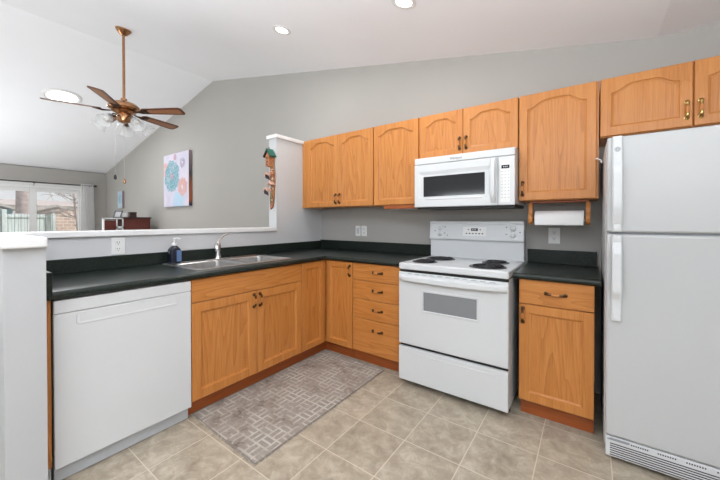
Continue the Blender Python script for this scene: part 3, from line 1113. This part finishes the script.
# ---------------------------------------------------------------- sink, faucet, soap
t = thing('kitchen_sink', (0.32, -1.36, 0.914), 'double bowl stainless steel sink set in the dark counter', 'sink')


def rrect(x0, x1, y0, y1, r, z, n=6):
    pts = []
    for (cx_, cy_, s) in ((x1 - r, y1 - r, 0), (x0 + r, y1 - r, 90), (x0 + r, y0 + r, 180), (x1 - r, y0 + r, 270)):
        for i in range(n + 1):
            q = R(s + 90 * i / n)
            pts.append((cx_ + r * math.cos(q), cy_ + r * math.sin(q), z))
    return pts


bm = bmesh.new()
Y0, Y1, X0, X1 = -1.79, -0.975, 0.055, 0.548
yd = -1.345
bowls = ((-1.760, -1.395), (-1.365, -1.000))
# deck: strips around the bowls
zt = 0.9185
for (a, b, c, d) in ((X0, 0.15, Y0, Y1), (0.52, X1, Y0, Y1), (0.15, 0.52, Y0, bowls[0][0]), (0.15, 0.52, bowls[0][1], bowls[1][0]), (0.15, 0.52, bowls[1][1], Y1)):
    box(bm, a, b, c, d, 0.9145, zt)
obj('deck', bm, STEEL, t)
bm = bmesh.new()
for e in (((X0, Y0), (X1, Y0)), ((X1, Y0), (X1, Y1)), ((X1, Y1), (X0, Y1)), ((X0, Y1), (X0, Y0))):
    tube(bm, [(e[0][0], e[0][1], 0.9165), (e[1][0], e[1][1], 0.9165)], 0.004, 8)
obj('rim', bm, STEEL, t, smooth=True)
for (a, b) in bowls:
    bm = bmesh.new()
    seq = [rrect(0.15, 0.52, a, b, 0.002, zt), rrect(0.150, 0.52, a, b, 0.05, zt + 0.0012), rrect(0.157, 0.513, a + .007, b - .007, 0.05, zt - 0.006), rrect(0.165, 0.505, a + .014, b - .014, 0.05, 0.78), rrect(0.195, 0.475, a + .045, b - .045, 0.04, 0.745)]
    L = [[bm.verts.new(p) for p in s] for s in seq]
    for p_, q_ in zip(L, L[1:]): bridge(bm, p_, q_)
    bm.faces.new(L[-1])
    bo = obj('bowl', bm, STEEL, t, smooth=True)
    bm = bmesh.new()
    lathe(bm, [(0.045, 0.0), (0.045, 0.003), (0.03, 0.004), (0.028, 0.001), (0.004, 0.001)], ((0.35), (a + b) / 2, 0.746), (0, 0, 1), 24)
    obj('drain', bm, CHROME, bo, smooth=True)
zt += 0.0005
t = thing('faucet', (0.10, -1.38, zt), 'chrome single lever kitchen faucet standing behind the sink bowls', 'faucet')
bm = bmesh.new()
fx, fy = 0.098, -1.380
seq = [rrect(fx - .028, fx + .028, fy - .115, fy + .115, 0.026, zt), rrect(fx - .028, fx + .028, fy - .115, fy + .115, 0.026, zt + .004), rrect(fx - .02, fx + .02, fy - .105, fy + .105, 0.018, zt + .008)]
L = [[bm.verts.new(p) for p in s] for s in seq]
for p_, q_ in zip(L, L[1:]): bridge(bm, p_, q_)
bm.faces.new(L[-1]); bm.faces.new(L[0])
obj('base_plate', bm, CHROME, t, smooth=True)
bm = bmesh.new()
lathe(bm, [(0.03, 0.006), (0.026, 0.02), (0.021, 0.05), (0.021, 0.09), (0.024, 0.115), (0.022, 0.135), (0.01, 0.15)], (fx, fy, zt), (0, 0, 1), 20)
obj('body', bm, CHROME, t, smooth=True)
bm = bmesh.new()
tube(bm, [(fx, fy, zt + .07), (fx + .04, fy - .03, zt + .115), (fx + .085, fy - .06, zt + .135), (fx + .12, fy - .08, zt + .13), (fx + .138, fy - .09, zt + .112)], [0.017, 0.015, 0.013, 0.013, 0.012], 14)
lathe(bm, [(0.013, 0), (0.019, 0.01), (0.02, 0.035), (0.016, 0.045)], (fx + .132, fy - .087, zt + .125), (0.25, 0, -1), 16)
obj('spout', bm, CHROME, t, smooth=True)
bm = bmesh.new()
tube(bm, [(fx, fy, zt + .14), (fx - .005, fy + .02, zt + .165), (fx - .01, fy + .06, zt + .195), (fx - .012, fy + .105, zt + .212)], [0.011, 0.008, 0.006, 0.005], 10)
obj('lever', bm, CHROME, t, smooth=True)

sx_, sy_ = 0.088, -1.722
t = thing('soap_bottle', (sx_, sy_, zt - .0001), 'navy soap dispenser bottle with white pump at the back of the sink', 'bottle')
bm = bmesh.new()
seq = [rrect(sx_ - .028, sx_ + .028, sy_ - .036, sy_ + .036, 0.012, zt), rrect(sx_ - .030, sx_ + .030, sy_ - .038, sy_ + .038, 0.012, zt + .01),
       rrect(sx_ - .030, sx_ + .030, sy_ - .038, sy_ + .038, 0.012, zt + .105), rrect(sx_ - .018, sx_ + .018, sy_ - .022, sy_ + .022, 0.012, zt + .128),
       rrect(sx_ - .014, sx_ + .014, sy_ - .014, sy_ + .014, 0.012, zt + .135)]
L = [[bm.verts.new(p) for p in s] for s in seq]
for p_, q_ in zip(L, L[1:]): bridge(bm, p_, q_)
bm.faces.new(L[-1]); bm.faces.new(L[0])
obj('bottle_body', bm, NAVY, t, smooth=True)
obj('bottle_label', B(sx_ - .022, sx_ + .0312, sy_ + .004, sy_ + .0385, zt + .015, zt + .10, bev=0.001), BLUEL, t)
bm = bmesh.new()
lathe(bm, [(0.017, 0.135), (0.017, 0.15), (0.006, 0.152), (0.005, 0.18), (0.012, 0.182), (0.012, 0.192), (0.004, 0.195)], (sx_, sy_, zt), (0, 0, 1), 16)
tube(bm, [(sx_, sy_, zt + .187), (sx_ + .02, sy_ + .02, zt + .189), (sx_ + .032, sy_ + .032, zt + .182)], 0.0055, 8)
obj('pump', bm, OUTW, t, smooth=True)

# ---------------------------------------------------------------- outlets


def outlet(axis, face, a0, a1, z0, z1, label, switch=False):
    P = PM(axis, face)
    w = face
    t = thing('wall_switch' if switch else 'wall_outlet', P((a0 + a1) / 2, (z0 + z1) / 2, 0), label, 'switch' if switch else 'outlet')
    def bb(a, b, c, d, h, bev=0.0):
        return B(a, b, face - h, face, c, d, bev=bev) if axis == 'y' else B(face, face + h, a, b, c, d, bev=bev)
    obj('cover_plate', bb(a0, a1, z0, z1, 0.006, 0.002), OUTW, t)
    am = (a0 + a1) / 2
    if switch:
        bm = bb(am - .017, am + .017, z0 + .024, z1 - .024, 0.0085, 0.001)
        obj('rocker', bm, OFFW, t)
    else:
        for zc_ in (z0 + (z1 - z0) * .31, z0 + (z1 - z0) * .69):
            bm = bb(am - .016, am + .016, zc_ - .014, zc_ + .014, 0.008, 0.001)
            rc = obj('receptacle', bm, OUTW, t)
            s = bmesh.new()
            for (oa, oz, wd, hd) in ((-.0065, .004, .0014, .005), (.0065, .004, .0014, .005), (0, -.008, .0025, .0025)):
                c = P(am + oa, zc_ + oz, -0.008)
                if axis == 'y': box(s, c.x - wd, c.x + wd, c.y - 0.0006, c.y, c.z - hd, c.z + hd)
                else: box(s, c.x, c.x + 0.0006, c.y - wd, c.y + wd, c.z - hd, c.z + hd)
            obj('slot', s, OUTD, rc)


outlet('x', 0.0, -2.088, -2.010, 1.010, 1.125, 'white outlet on the half wall behind the sink counter')
outlet('y', 0.0, 0.520, 0.585, 1.074, 1.186, 'white switch on the wall, left of the pair near the corner', True)
outlet('y', 0.0, 0.600, 0.670, 1.074, 1.186, 'white outlet on the wall, right of the pair near the corner')
outlet('y', 0.0, 2.376, 2.452, 1.066, 1.187, 'white outlet on the wall below the paper towel roll')

# ---------------------------------------------------------------- under cabinet light strip + towel holder
t = thing('under_cabinet_strip', (1.23, -0.25, UB - .022), 'thin brown wooden strip fixed under the wall cabinet left of the microwave', 'light strip')
obj('strip_body', B(1.085, 1.415, -0.325, -0.20, UB - 0.034, UB - 0.0005, bev=0.003), TOEX, t)
obj('lens', B(1.12, 1.365, -0.295, -0.215, UB - 0.038, UB - 0.0345), OFFW, t)

t = thing('paper_towel_holder', (2.47, -0.19, UB), 'oak paper towel holder mounted under the wall cabinet', 'towel holder')
hy, hz = -0.19, 1.260
hx0, hx1 = 2.268, 2.638
obj('mounting_board', B(hx0 + .01, hx1 - .01, hy - 0.05, hy + 0.05, UB - 0.014, UB - 0.0005, bev=0.002), TOEX, t)
for x in (hx0, hx1 - 0.026):
    bm = bmesh.new()
    pts = []
    for i in range(25):
        q = R(120) + R(300) * i / 24
        pts.append((hy + 0.048 * math.cos(q), hz + 0.048 * math.sin(q)))
    pts += [(hy + 0.024, hz + .07), (hy + 0.036, UB - .014), (hy - 0.036, UB - .014), (hy - 0.024, hz + .07)]
    prism(bm, pts, x, x + 0.026, 'x')
    bmesh.ops.bevel(bm, geom=bm.edges[:], offset=0.003, segments=2, affect='EDGES')
    obj('arm', bm, OAKZ, t)
bm = bmesh.new()
tube(bm, [(hx0 + .01, hy, hz), (hx1 - .012, hy, hz)], 0.012, 14)
obj('dowel', bm, OAKX, t, smooth=True)
t = thing('paper_towel_roll', (2.465, hy, hz), 'white paper towel roll on the oak holder', 'paper towel')
bm = bmesh.new()
xa, xb = 2.308, 2.604
prev = None
prof_r = [(0.019, xb - .001), (0.050, xb - .001), (0.053, xb - .004), (0.053, xa + .004), (0.050, xa + .001), (0.019, xa + .001), (0.019, xb - .001)]
for (r_, x_) in prof_r:
    cur = ring(bm, (x_, hy, hz), (1, 0, 0), r_, 36)
    if prev: bridge(bm, prev, cur)
    prev = cur
obj('roll', bm, PAPER, t, smooth=True)
bm = bmesh.new()
box(bm, xa + .004, xb - .004, hy - .0545, hy - .0525, hz - 0.048, hz + 0.0)
obj('loose_sheet', bm, PAPER, t)

# ---------------------------------------------------------------- text helper


def text(body, size, loc, rot, mat, parent, name='lettering'):
    cu = bpy.data.curves.new('txt', 'FONT')
    cu.body = body
    cu.size = size
    cu.extrude = 0.0003
    cu.align_x = 'CENTER'
    cu.align_y = 'CENTER'
    to = bpy.data.objects.new('txt', cu)
    C.objects.link(to)
    dg = bpy.context.evaluated_depsgraph_get()
    me = bpy.data.meshes.new_from_object(to.evaluated_get(dg))
    bpy.data.objects.remove(to)
    me.transform(Matrix.Translation(loc) @ rot.to_4x4())
    me.transform(Matrix.Translation(-ORIG[parent.name]))
    me.name = name
    me.materials.clear()
    me.materials.append(mat)
    o = bpy.data.objects.new(name, me)
    C.objects.link(o)
    o.parent = parent
    ORIG[o.name] = ORIG[parent.name]
    return o


FACE_Y = Matrix.Rotation(R(90), 3, 'X')      # lettering readable from -Y

# ---------------------------------------------------------------- microwave
t = thing('microwave', (1.835, -0.2, 1.348), 'white over-the-range microwave under the short oak cabinet', 'microwave')
mx0, mx1, mf = 1.455, 2.214, -0.445
obj('body', B(mx0, mx1, mf + 0.04, -0.001, 1.360, 1.757, bev=0.003), WHITE, t)
obj('underside_vent', B(mx0 + .01, mx1 - .01, mf + 0.045, -0.01, 1.338, 1.359), BLACK, t, label='black underside vent')
bm = bmesh.new()
box(bm, mx0, mx1, mf + 0.004, mf + 0.039, 1.699, 1.752, 0.006)
tg = obj('top_strip', bm, WHITE, t)
text('Whirlpool', 0.022, Vector((1.80, mf + 0.0035, 1.722)), FACE_Y, MARKD, tg, 'logo')
px = 2.106
P = PM('y', mf)
# door: bevelled surround stepping in to the window
bm = bmesh.new()
def rl(a0, a1, z0, z1, d): return [P(a0, z0, d), P(a1, z0, d), P(a1, z1, d), P(a0, z1, d)]
da0, da1, dz0, dz1 = mx0, px - .002, 1.352, 1.695
seq = [rl(da0, da1, dz0, dz1, 0.038), rl(da0, da1, dz0, dz1, 0.004), rl(da0 + .004, da1 - .004, dz0 + .004, dz1 - .004, 0.0),
       rl(1.492, 2.058, 1.418, 1.640, 0.0), rl(1.512, 2.040, 1.424, 1.612, 0.008), rl(1.531, 2.014, 1.434, 1.598, 0.008), rl(1.533, 2.012, 1.436, 1.596, 0.012)]
L = [[bm.verts.new(p) for p in s] for s in seq]
for a, b in zip(L, L[1:]): bridge(bm, a, b)
bm.faces.new(L[0])
dr = obj('door', bm, WHITE, t)
obj('window', B(1.532, 2.013, mf + 0.010, mf + 0.018, 1.435, 1.597), BLACKG, dr, label='black door window')
bm = bmesh.new()
for i in range(26):
    x = 1.56 + i * 0.017
    box(bm, x, x + 0.010, mf - 0.0006, mf, 1.408, 1.4125)
obj('vent_print', bm, MARK, dr)
bm = bmesh.new()
pts = []
for i in range(11):
    u = i / 10
    z = 1.372 + u * (1.690 - 1.372)
    pts.append((2.078, mf - 0.010 - 0.030 * math.sin(PI * u) ** 0.6 if 0 < i < 10 else mf - 0.002, z))
prev = None
for (x, y, z) in pts:
    cur = [bm.verts.new(q) for q in ((x - .018, y, z), (x - .012, y - .011, z), (x + .012, y - .011, z), (x + .018, y, z), (x + .010, y + .006, z), (x - .010, y + .006, z))]
    if prev: bridge(bm, prev, cur)
    else: bm.faces.new(cur)
    prev = cur
bm.faces.new(list(reversed(prev)))
obj('door_handle', bm, WHITE, dr, smooth=True)
cp = obj('control_panel', B(px, mx1, mf, mf + 0.038, 1.352, 1.695, bev=0.004), WHITE, t)
obj('panel_inset', B(px + .016, mx1 - .030, mf - 0.001, mf, 1.372, 1.668), OUTW, cp)
obj('display', B(px + .022, px + .074, mf - 0.0022, mf - 0.001, 1.608, 1.632), BLACKG, cp)
bm = bmesh.new()
for i in range(3):
    box(bm, px + .034 + i * 0.011, px + .040 + i * .011, mf - .003, mf - .0022, 1.616, 1.624)
obj('display_digits', bm, OFFW, cp)
bm = bmesh.new()
for r_ in range(9):
    for c_ in range(3):
        x = px + .022 + c_ * .021
        z = 1.590 - r_ * .023
        box(bm, x, x + .009, mf - .0016, mf - .001, z - .0035, z)
b_ = obj('button_print', bm, MARK, cp)

# ---------------------------------------------------------------- range
rx0, rx1 = 1.464, 2.232
rf = -0.728
t = thing('electric_range', (1.853, -0.4, 0), 'white freestanding electric coil range with oven between the oak base cabinets', 'stove')
obj('body', B(rx0 + .003, rx1 - .003, -0.690, -0.055, 0.05, 0.872, bev=0.003), WHITE, t)
for x in (rx0 + .05, rx1 - .05):
    for y in (-0.57, -0.10):
        bm = bmesh.new()
        lathe(bm, [(0.018, 0), (0.018, 0.01), (0.012, 0.012), (0.012, 0.062)], (x, y, 0.0), (0, 0, 1), 12)
        obj('foot', bm, BLACK, t)
bm = bmesh.new()
box(bm, rx0, rx1, rf, -0.055, 0.878, 0.926, 0.010, 3)
ct = obj('cooktop', bm, WHITE, t)
obj('top_gap', B(rx0 + .004, rx1 - .004, -0.715, -0.06, 0.862, 0.880), BLACK, t)
obj('toe_shade_strip', B(rx0 + .01, rx1 - .01, -0.62, -0.60, 0.004, 0.05), BLACK, t)  # black strip standing in for the shadow under the range
obj('gap', B(rx0 + .006, rx1 - .006, -0.705, -0.69, 0.296, 0.862), BLACK, t)
# oven door
P = PM('y', rf)
bm = bmesh.new()
seq = [rl2 for rl2 in ()]
def RL(a0, a1, z0, z1, d): return [P(a0, z0, d), P(a1, z0, d), P(a1, z1, d), P(a0, z1, d)]
a0, a1, z0, z1 = rx0 + .001, rx1 - .001, 0.322, 0.858
L = [[bm.verts.new(p) for p in s] for s in (
    RL(a0, a1, z0, z1, 0.034), RL(a0, a1, z0, z1, 0.005), RL(a0 + .005, a1 - .005, z0 + .005, z1 - .005, 0.0),
    RL(1.648, 2.058, 0.578, 0.742, 0.0), RL(1.652, 2.054, 0.582, 0.738, -0.003), RL(1.664, 2.042, 0.592, 0.728, -0.003), RL(1.667, 2.039, 0.595, 0.725, 0.002))]
for a, b in zip(L, L[1:]): bridge(bm, a, b)
bm.faces.new(L[0])
dr = obj('oven_door', bm, WHITE, t)
obj('window', B(1.666, 2.040, rf + 0.001, rf + 0.006, 0.594, 0.726), OVENG, dr, label='grey tinted oven window')
# handle ledge
bm = bmesh.new()
prev = None
n = 24
for i in range(n + 1):
    u = i / n
    x = rx0 + 0.006 + u * (rx1 - rx0 - 0.012)
    e = min(1, min(u, 1 - u) / 0.07)
    out = 0.008 + 0.030 * (e ** 0.5)
    top = 0.838
    bot = 0.800 - 0.010 * math.sin(PI * u)
    cur = [bm.verts.new(q) for q in ((x, rf + .001, top), (x, rf - out * .8, top - .001), (x, rf - out, top - .010), (x, rf - out, bot + .008), (x, rf - out * .75, bot), (x, rf - out * .55, bot + .004), (x, rf - out * .5, top - .012), (x, rf + .001, top - .012))]
    if prev: bridge(bm, prev, cur)
    else: bm.faces.new(cur)
    prev = cur
bm.faces.new(list(reversed(prev)))
obj('door_handle', bm, WHITE, dr, smooth=True)
bm = bmesh.new()
for i in range(11):
    x = rx0 + .075 + i * 0.058
    box(bm, x, x + .035, rf - .0012, rf, 0.8475, 0.8515)
obj('vent_slots', bm, GREYP, dr)
# drawer
bm = bmesh.new()
box(bm, rx0 + .001, rx1 - .001, rf, rf + .034, 0.050, 0.300, 0.005)
dw = obj('storage_drawer', bm, WHITE, t)
bm = bmesh.new()
prism(bm, [(rf + .001, 0.268), (rf - .003, 0.264), (rf - .003, 0.262), (rf + .001, 0.259)], rx0 + .06, rx1 - .06, 'x')
obj('grip_lip', bm, WHITE, dw)
# backguard
bm = bmesh.new()
prism(bm, [(-0.055, 0.926), (-0.125, 0.926), (-0.125, 1.078), (-0.055, 1.078)], rx0, rx1 - .008, 'x')
bg_ = obj('riser', bm, WHITE, t)
bm = bmesh.new()
prism(bm, [(-0.050, 1.078), (-0.150, 1.078), (-0.153, 1.088), (-0.132, 1.212), (-0.142, 1.218), (-0.140, 1.236), (-0.05, 1.240)], rx0 - .002, rx1 - .006, 'x')
bmesh.ops.bevel(bm, geom=bm.edges[:], offset=0.003, segments=2, affect='EDGES')
cpn = obj('control_panel', bm, WHITE, t)
# panel face tilts back: helper
def face_pt(x, z, out=0.0):
    y = -0.153 + (z - 1.088) * (0.021 / 0.124)
    return Vector((x, y - out, z))
TN = Vector((0, -0.124, -0.0 + 0.021)).normalized()
for (x, z) in ((1.556, 1.178), (1.556, 1.128), (2.150, 1.178), (2.150, 1.128)):
    bm = bmesh.new()
    c = face_pt(x, z)
    lathe(bm, [(0.0235, -0.001), (0.0235, 0.002), (0.018, 0.006), (0.017, 0.020), (0.012, 0.022)], c, TN, 24)
    box(bm, x - .003, x + .003, c.y - .028, c.y - .018, z - .016, z + .016, 0.001)
    k_ = obj('control_knob', bm, WHITE, cpn, smooth=True)
bm = bmesh.new()
for (x, z) in ((1.512, 1.152), (1.628, 1.115), (1.602, 1.188), (1.602, 1.133), (2.200, 1.150), (2.102, 1.188), (2.102, 1.133)):
    c = face_pt(x, z)
    lathe(bm, [(0.0045, -0.001), (0.0045, 0.002)], c, TN, 12)
obj('indicator_dot', bm, MARKD, cpn)
def tilted_panel(x0, x1, z0, z1, out):
    bm = bmesh.new()
    A = [face_pt(x0, z0, out), face_pt(x1, z0, out), face_pt(x1, z1, out), face_pt(x0, z1, out)]
    Bq = [a + Vector((0, out + .001, 0)) for a in A]
    va = [bm.verts.new(p) for p in A]; vb = [bm.verts.new(p) for p in Bq]
    bm.faces.new(va); bm.faces.new(list(reversed(vb))); bridge(bm, va, vb)
    return bm
obj('clock_panel', tilted_panel(1.760, 1.950, 1.115, 1.190, 0.0012), OUTW, cpn)
obj('display', tilted_panel(1.828, 1.884, 1.156, 1.178, 0.002), BLACK, cpn)
bm = bmesh.new()
for i, x in enumerate((1.836, 1.850, 1.862)):
    q = tilted_panel(x, x + .007, 1.162, 1.172, 0.003)
    me_ = bpy.data.meshes.new('q'); q.to_mesh(me_); bm.from_mesh(me_); bpy.data.meshes.remove(me_); q.free()
obj('display_digits', bm, OFFW, cpn)
bm = bmesh.new()
for i in range(6):
    x = 1.786 + i * .026
    q = tilted_panel(x, x + .012, 1.130, 1.139, 0.0025)
    me_ = bpy.data.meshes.new('q'); q.to_mesh(me_); bm.from_mesh(me_); bpy.data.meshes.remove(me_); q.free()
for x in (1.802, 1.898):
    q = tilted_panel(x, x + .009, 1.163, 1.172, 0.0025)
    me_ = bpy.data.meshes.new('q'); q.to_mesh(me_); bm.from_mesh(me_); bpy.data.meshes.remove(me_); q.free()
obj('button_print', bm, MARKD, cpn)
# burners
for (x, y, r_) in ((1.613, -0.585, 0.078), (1.640, -0.335, 0.100), (2.070, -0.580, 0.103), (2.062, -0.318, 0.080)):
    bm = bmesh.new()
    lathe(bm, [(r_ + .016, 0.0), (r_ + .016, 0.004), (r_ + .008, 0.006), (r_, 0.002), (0.02, 0.0012)], (x, y, 0.9262), (0, 0, 1), 40)
    pn = obj('burner', bm, PAN, t, smooth=True)
    bm = bmesh.new()
    pts = []
    turns = 4.2 if r_ > .09 else 3.4
    nn = int(turns * 26)
    for i in range(nn + 1):
        u = i / nn
        rr_ = 0.018 + (r_ - 0.018) * u
        q = 2 * PI * turns * u
        pts.append((x + rr_ * math.cos(q), y + rr_ * math.sin(q), 0.9345))
    tube(bm, pts, 0.0048, 8)
    obj('coil', bm, COIL, pn, smooth=True)

# ---------------------------------------------------------------- refrigerator
fx0, fx1, ff = 2.702, 3.470, -0.774
t = thing('refrigerator', (3.09, -0.4, 0), 'tall white top-freezer refrigerator at the right edge', 'refrigerator')
obj('body', B(fx0, fx1, -0.690, -0.03, 0.04, 1.655, bev=0.004), FRIDGEW, t)
obj('hinge_cover', B(fx1 - .09, fx1 - .01, -0.75, -0.62, 1.656, 1.672, bev=0.004), OFFW, t)
fz = obj('freezer_door', B(fx0 + .003, fx1, ff, -0.698, 1.183, 1.668, bev=0.011, seg=3), FRIDGEW, t)
fd = obj('fresh_food_door', B(fx0 + .003, fx1, ff, -0.698, 0.135, 1.171, bev=0.011, seg=3), FRIDGEW, t)
obj('door_gasket', B(fx0 + .012, fx1 - .01, -0.752, -0.688, 0.15, 1.65), GREYP, t)


def fr_handle(parent, z0, z1, flip):
    bm = bmesh.new()
    prev = None
    n = 20
    for i in range(n + 1):
        u = i / n
        z = z0 + (z1 - z0) * u
        uu = 1 - u if flip else u
        out = 0.012 + 0.030 * smooth01(uu / 0.25) * (1 - 0.75 * smooth01((uu - 0.66) / 0.09))
        x = 2.7455
        w = 0.0205
        y = ff - out
        cur = [bm.verts.new(q) for q in ((x - w, y + .006, z), (x - w + .005, y, z), (x + w - .005, y, z), (x + w, y + .006, z), (x + w - .004, min(y + .022, ff + .0), z), (x - w + .004, min(y + .022, ff + .0), z))]
        if prev: bridge(bm, prev, cur)
        else: bm.faces.new(cur)
        prev = cur
    bm.faces.new(list(reversed(prev)))
    for z in (z0 + 0.02, z1 - 0.02):
        box(bm, 2.730, 2.761, ff - 0.02, ff + 0.002, z - .018, z + .018, 0.003)
    return obj('door_handle', bm, WHITE, parent, smooth=True)


h1 = fr_handle(fz, 1.186, 1.666, False)
h2 = fr_handle(fd, 0.735, 1.168, True)
bm = bmesh.new()
yb = ff - 0.0196
lathe(bm, [(0.0125, 0), (0.0125, 0.0012)], (2.7455, yb, 1.600), (0, -1, 0), 24)
bd = obj('badge', bm, GREYP, fz)
bm = bmesh.new()
prev = None
for (r_, h_) in ((0.0105, 0.0012), (0.0105, 0.0020), (0.0085, 0.0020), (0.0085, 0.0012)):
    cur = ring(bm, (2.7455, yb - h_, 1.600), (0, -1, 0), r_, 24)
    if prev: bridge(bm, prev, cur)
    prev = cur
lathe(bm, [(0.0035, 0.0012), (0.0035, 0.0020)], (2.7455, yb, 1.600), (0, -1, 0), 12)
obj('emblem', bm, OFFW, fz)
obj('name_strip', B(fx0 + .022, fx0 + .10, ff - .0012, ff + .001, 0.118, 0.126), GREYP, t)
# base grille
bm = bmesh.new()
box(bm, fx0 + .004, fx1, ff + .004, ff + .05, 0.028, 0.130, 0.004)
gr = obj('base_grille', bm, WHITE, t)
bm = bmesh.new()
for k in range(6):
    z = 0.036 + k * 0.0115
    box(bm, fx0 + .022, fx1 - .02, ff + .0025, ff + .006, z, z + 0.0042)
obj('grille_slot', bm, BLACK, gr)
for g_ in range(6):
    bm = bmesh.new()
    for k in range(8):
        x = fx0 + .105 + g_ * 0.098 + k * 0.0085
        if x > fx1 - .03: continue
        box(bm, x, x + .0048, ff + .0025, ff + .006, 0.1135, 0.1195)
    obj('vent_slots', bm, BLACK, gr)
obj('name_plate', B(fx0 + .012, fx0 + .095, ff + .001, ff + .005, 0.1135, 0.1195), GREYP, gr)
for x in (fx0 + .06, fx1 - .06):
    for y in (-0.68, -0.1):
        bm = bmesh.new()
        lathe(bm, [(0.02, 0), (0.02, 0.012), (0.012, 0.014), (0.012, 0.045)], (x, y, 0), (0, 0, 1), 12)
        obj('foot', bm, BLACK, t)

# ---------------------------------------------------------------- rug
bm = bmesh.new()
prism(bm, [(0.572, -1.840), (1.268, -1.866), (1.264, -0.605), (0.580, -0.575)], 0.0005, 0.0065, 'z')
bmesh.ops.bevel(bm, geom=bm.edges[:], offset=0.002, segments=2, affect='EDGES')
t = thing('kitchen_mat', (0.92, -1.2, 0), 'grey woven rectangular mat with maze pattern on the tile before the sink', 'rug')
obj('pile', bm, RUG, t)
bm = bmesh.new()
cs = [(0.578, -1.834), (1.262, -1.859), (1.258, -0.611), (0.586, -0.582)]
for a, b in zip(cs, cs[1:] + cs[:1]):
    tube(bm, [(a[0], a[1], 0.0068), (b[0], b[1], 0.0068)], 0.0028, 6)
obj('border', bm, plain('mat_border', srgb(126, 118, 110), 0.85, var=0.1, vscale=60), t)

# ---------------------------------------------------------------- birdhouse ornament on the pillar end
bx_, by_ = -0.052, -0.682
t = thing('birdhouse_ornament', (bx_, by_, 1.68), 'carved wooden birdhouse plaque with green roof hanging on the white pillar', 'wall ornament')
bm = bmesh.new()
# weathered board
pts = [(-0.030, 1.36), (0.012, 1.385), (0.040, 1.50), (0.050, 1.66), (0.036, 1.76), (0.034, 1.92), (-0.034, 1.92), (-0.036, 1.70), (-0.022, 1.60), (-0.040, 1.48)]
prism(bm, [(bx_ + a * 0.8, b) for a, b in pts], by_ - 0.018, by_)
obj('board', bm, TERRA, t)
bm = bmesh.new()
prism(bm, [(bx_ + a, b) for a, b in ((-0.026, 1.80), (0.026, 1.80), (0.026, 1.91), (0.0, 1.945), (-0.026, 1.91))], by_ - 0.075, by_ - 0.018)
hb = obj('birdhouse', bm, TERRA, t)
for z in (1.885, 1.845, 1.815):
    bm = bmesh.new()
    lathe(bm, [(0.009, 0), (0.009, 0.002)], (bx_, by_ - .075, z), (0, -1, 0), 12)
    obj('entry_hole', bm, DKROOF, hb)
for s, m_ in ((-1, DKROOF), (1, GREEN)):
    bm = bmesh.new()
    prism(bm, [(bx_, 1.985), (bx_, 1.965), (bx_ + s * 0.050, 1.895), (bx_ + s * 0.056, 1.907)], by_ - 0.085, by_ - 0.001)
    obj('roof_slope', bm, m_, hb, label='green roof slope' if s > 0 else 'dark roof slope')
bm = bmesh.new()
tube(bm, [(bx_, by_ - .05, 1.978), (bx_, by_ - .05, 2.004)], [0.006, 0.002], 8)
obj('finial', bm, DKROOF, hb)
rn = random.Random(4)
def bird(cx_, cz_, s):
    bm = bmesh.new()
    tube(bm, [(cx_ - s * .028, by_ - .045, cz_ - .012), (cx_ - s * .012, by_ - .048, cz_), (cx_ + s * .008, by_ - .05, cz_ + .006), (cx_ + s * .022, by_ - .05, cz_ + .020), (cx_ + s * .034, by_ - .05, cz_ + .020)], [0.004, 0.014, 0.018, 0.012, 0.003], 12)
    tube(bm, [(cx_, by_ - .045, cz_ - .01), (cx_, by_ - .02, cz_ - .02)], 0.004, 6)
    return bm
obj('carved_bird', bird(bx_ - .028, 1.69, -1), DKROOF, t, smooth=True, label='dark carved bird')
obj('carved_bird', bird(bx_ - .050, 1.53, -1), DKROOF, t, smooth=True, label='dark carved bird')
obj('carved_bird', bird(bx_ + .050, 1.72, 1), TERRA, t, smooth=True, label='tan carved bird')
for (a, b) in ((-0.026, 1.70), (-0.044, 1.545), (0.02, 1.60)):
    bm = bmesh.new()
    prism(bm, [(bx_ + a - .035, b + .015), (bx_ + a, b + .045), (bx_ + a + .035, b + .015), (bx_ + a + .03, b + .008), (bx_ + a, b + .034), (bx_ + a - .03, b + .008)], by_ - 0.07, by_ - 0.018)
    obj('perch_roof', bm, PINK, t)
bm = bmesh.new()
for i in range(34):
    x = bx_ + rn.uniform(0.0, 0.048)
    z = rn.uniform(1.40, 1.84)
    if z < 1.5: x -= 0.02
    lathe(bm, [(0.002, 0), (0.009, 0.006), (0.002, 0.013)], (x, by_ - .018, z), (rn.uniform(-.5, .5), -1, rn.uniform(-.5, .5)), 6)
obj('vine_leaves', bm, LEAFO, t)
bm = bmesh.new()
for i in range(12):
    x = bx_ + rn.uniform(0.0, 0.04)
    z = rn.uniform(1.42, 1.80)
    lathe(bm, [(0.002, 0), (0.008, 0.008), (0.006, 0.013), (0.001, 0.016)], (x, by_ - .022, z), (0, -1, 0), 8)
obj('blossom', bm, PINK, t)

# short white cord end between the tall wall cabinet and the refrigerator
bm = bmesh.new()
tube(bm, [(2.664, -0.352, 1.632), (2.675, -0.356, 1.628), (2.686, -0.356, 1.622), (2.694, -0.352, 1.604)], [0.0045, 0.003, 0.003, 0.005], 8)
tag(obj('loose_cable', bm, OUTW, smooth=True, origin=(2.68, -0.352, 1.62)), 'short white cable end poking out between the tall wall cabinet and the refrigerator', 'cable')

# repeats of one kind share a group
GR = {'wall_cabinet': 'oak wall cabinets along the range wall', 'base_cabinet': 'oak base cabinets under the dark counter',
      'wall_outlet': 'white wall outlets', 'recessed_light': 'recessed ceiling lights over the kitchen', 'canvas_painting': 'paintings on the living room wall',
      'worktop': 'dark laminate counters', 'bare_tree': 'bare trees in the yard', 'neighbour_house': 'houses beyond the fence'}
for o in bpy.data.objects:
    k = o.name.split('.')[0]
    if o.parent is None and k in GR and 'label' in o:
        o['group'] = GR[k]
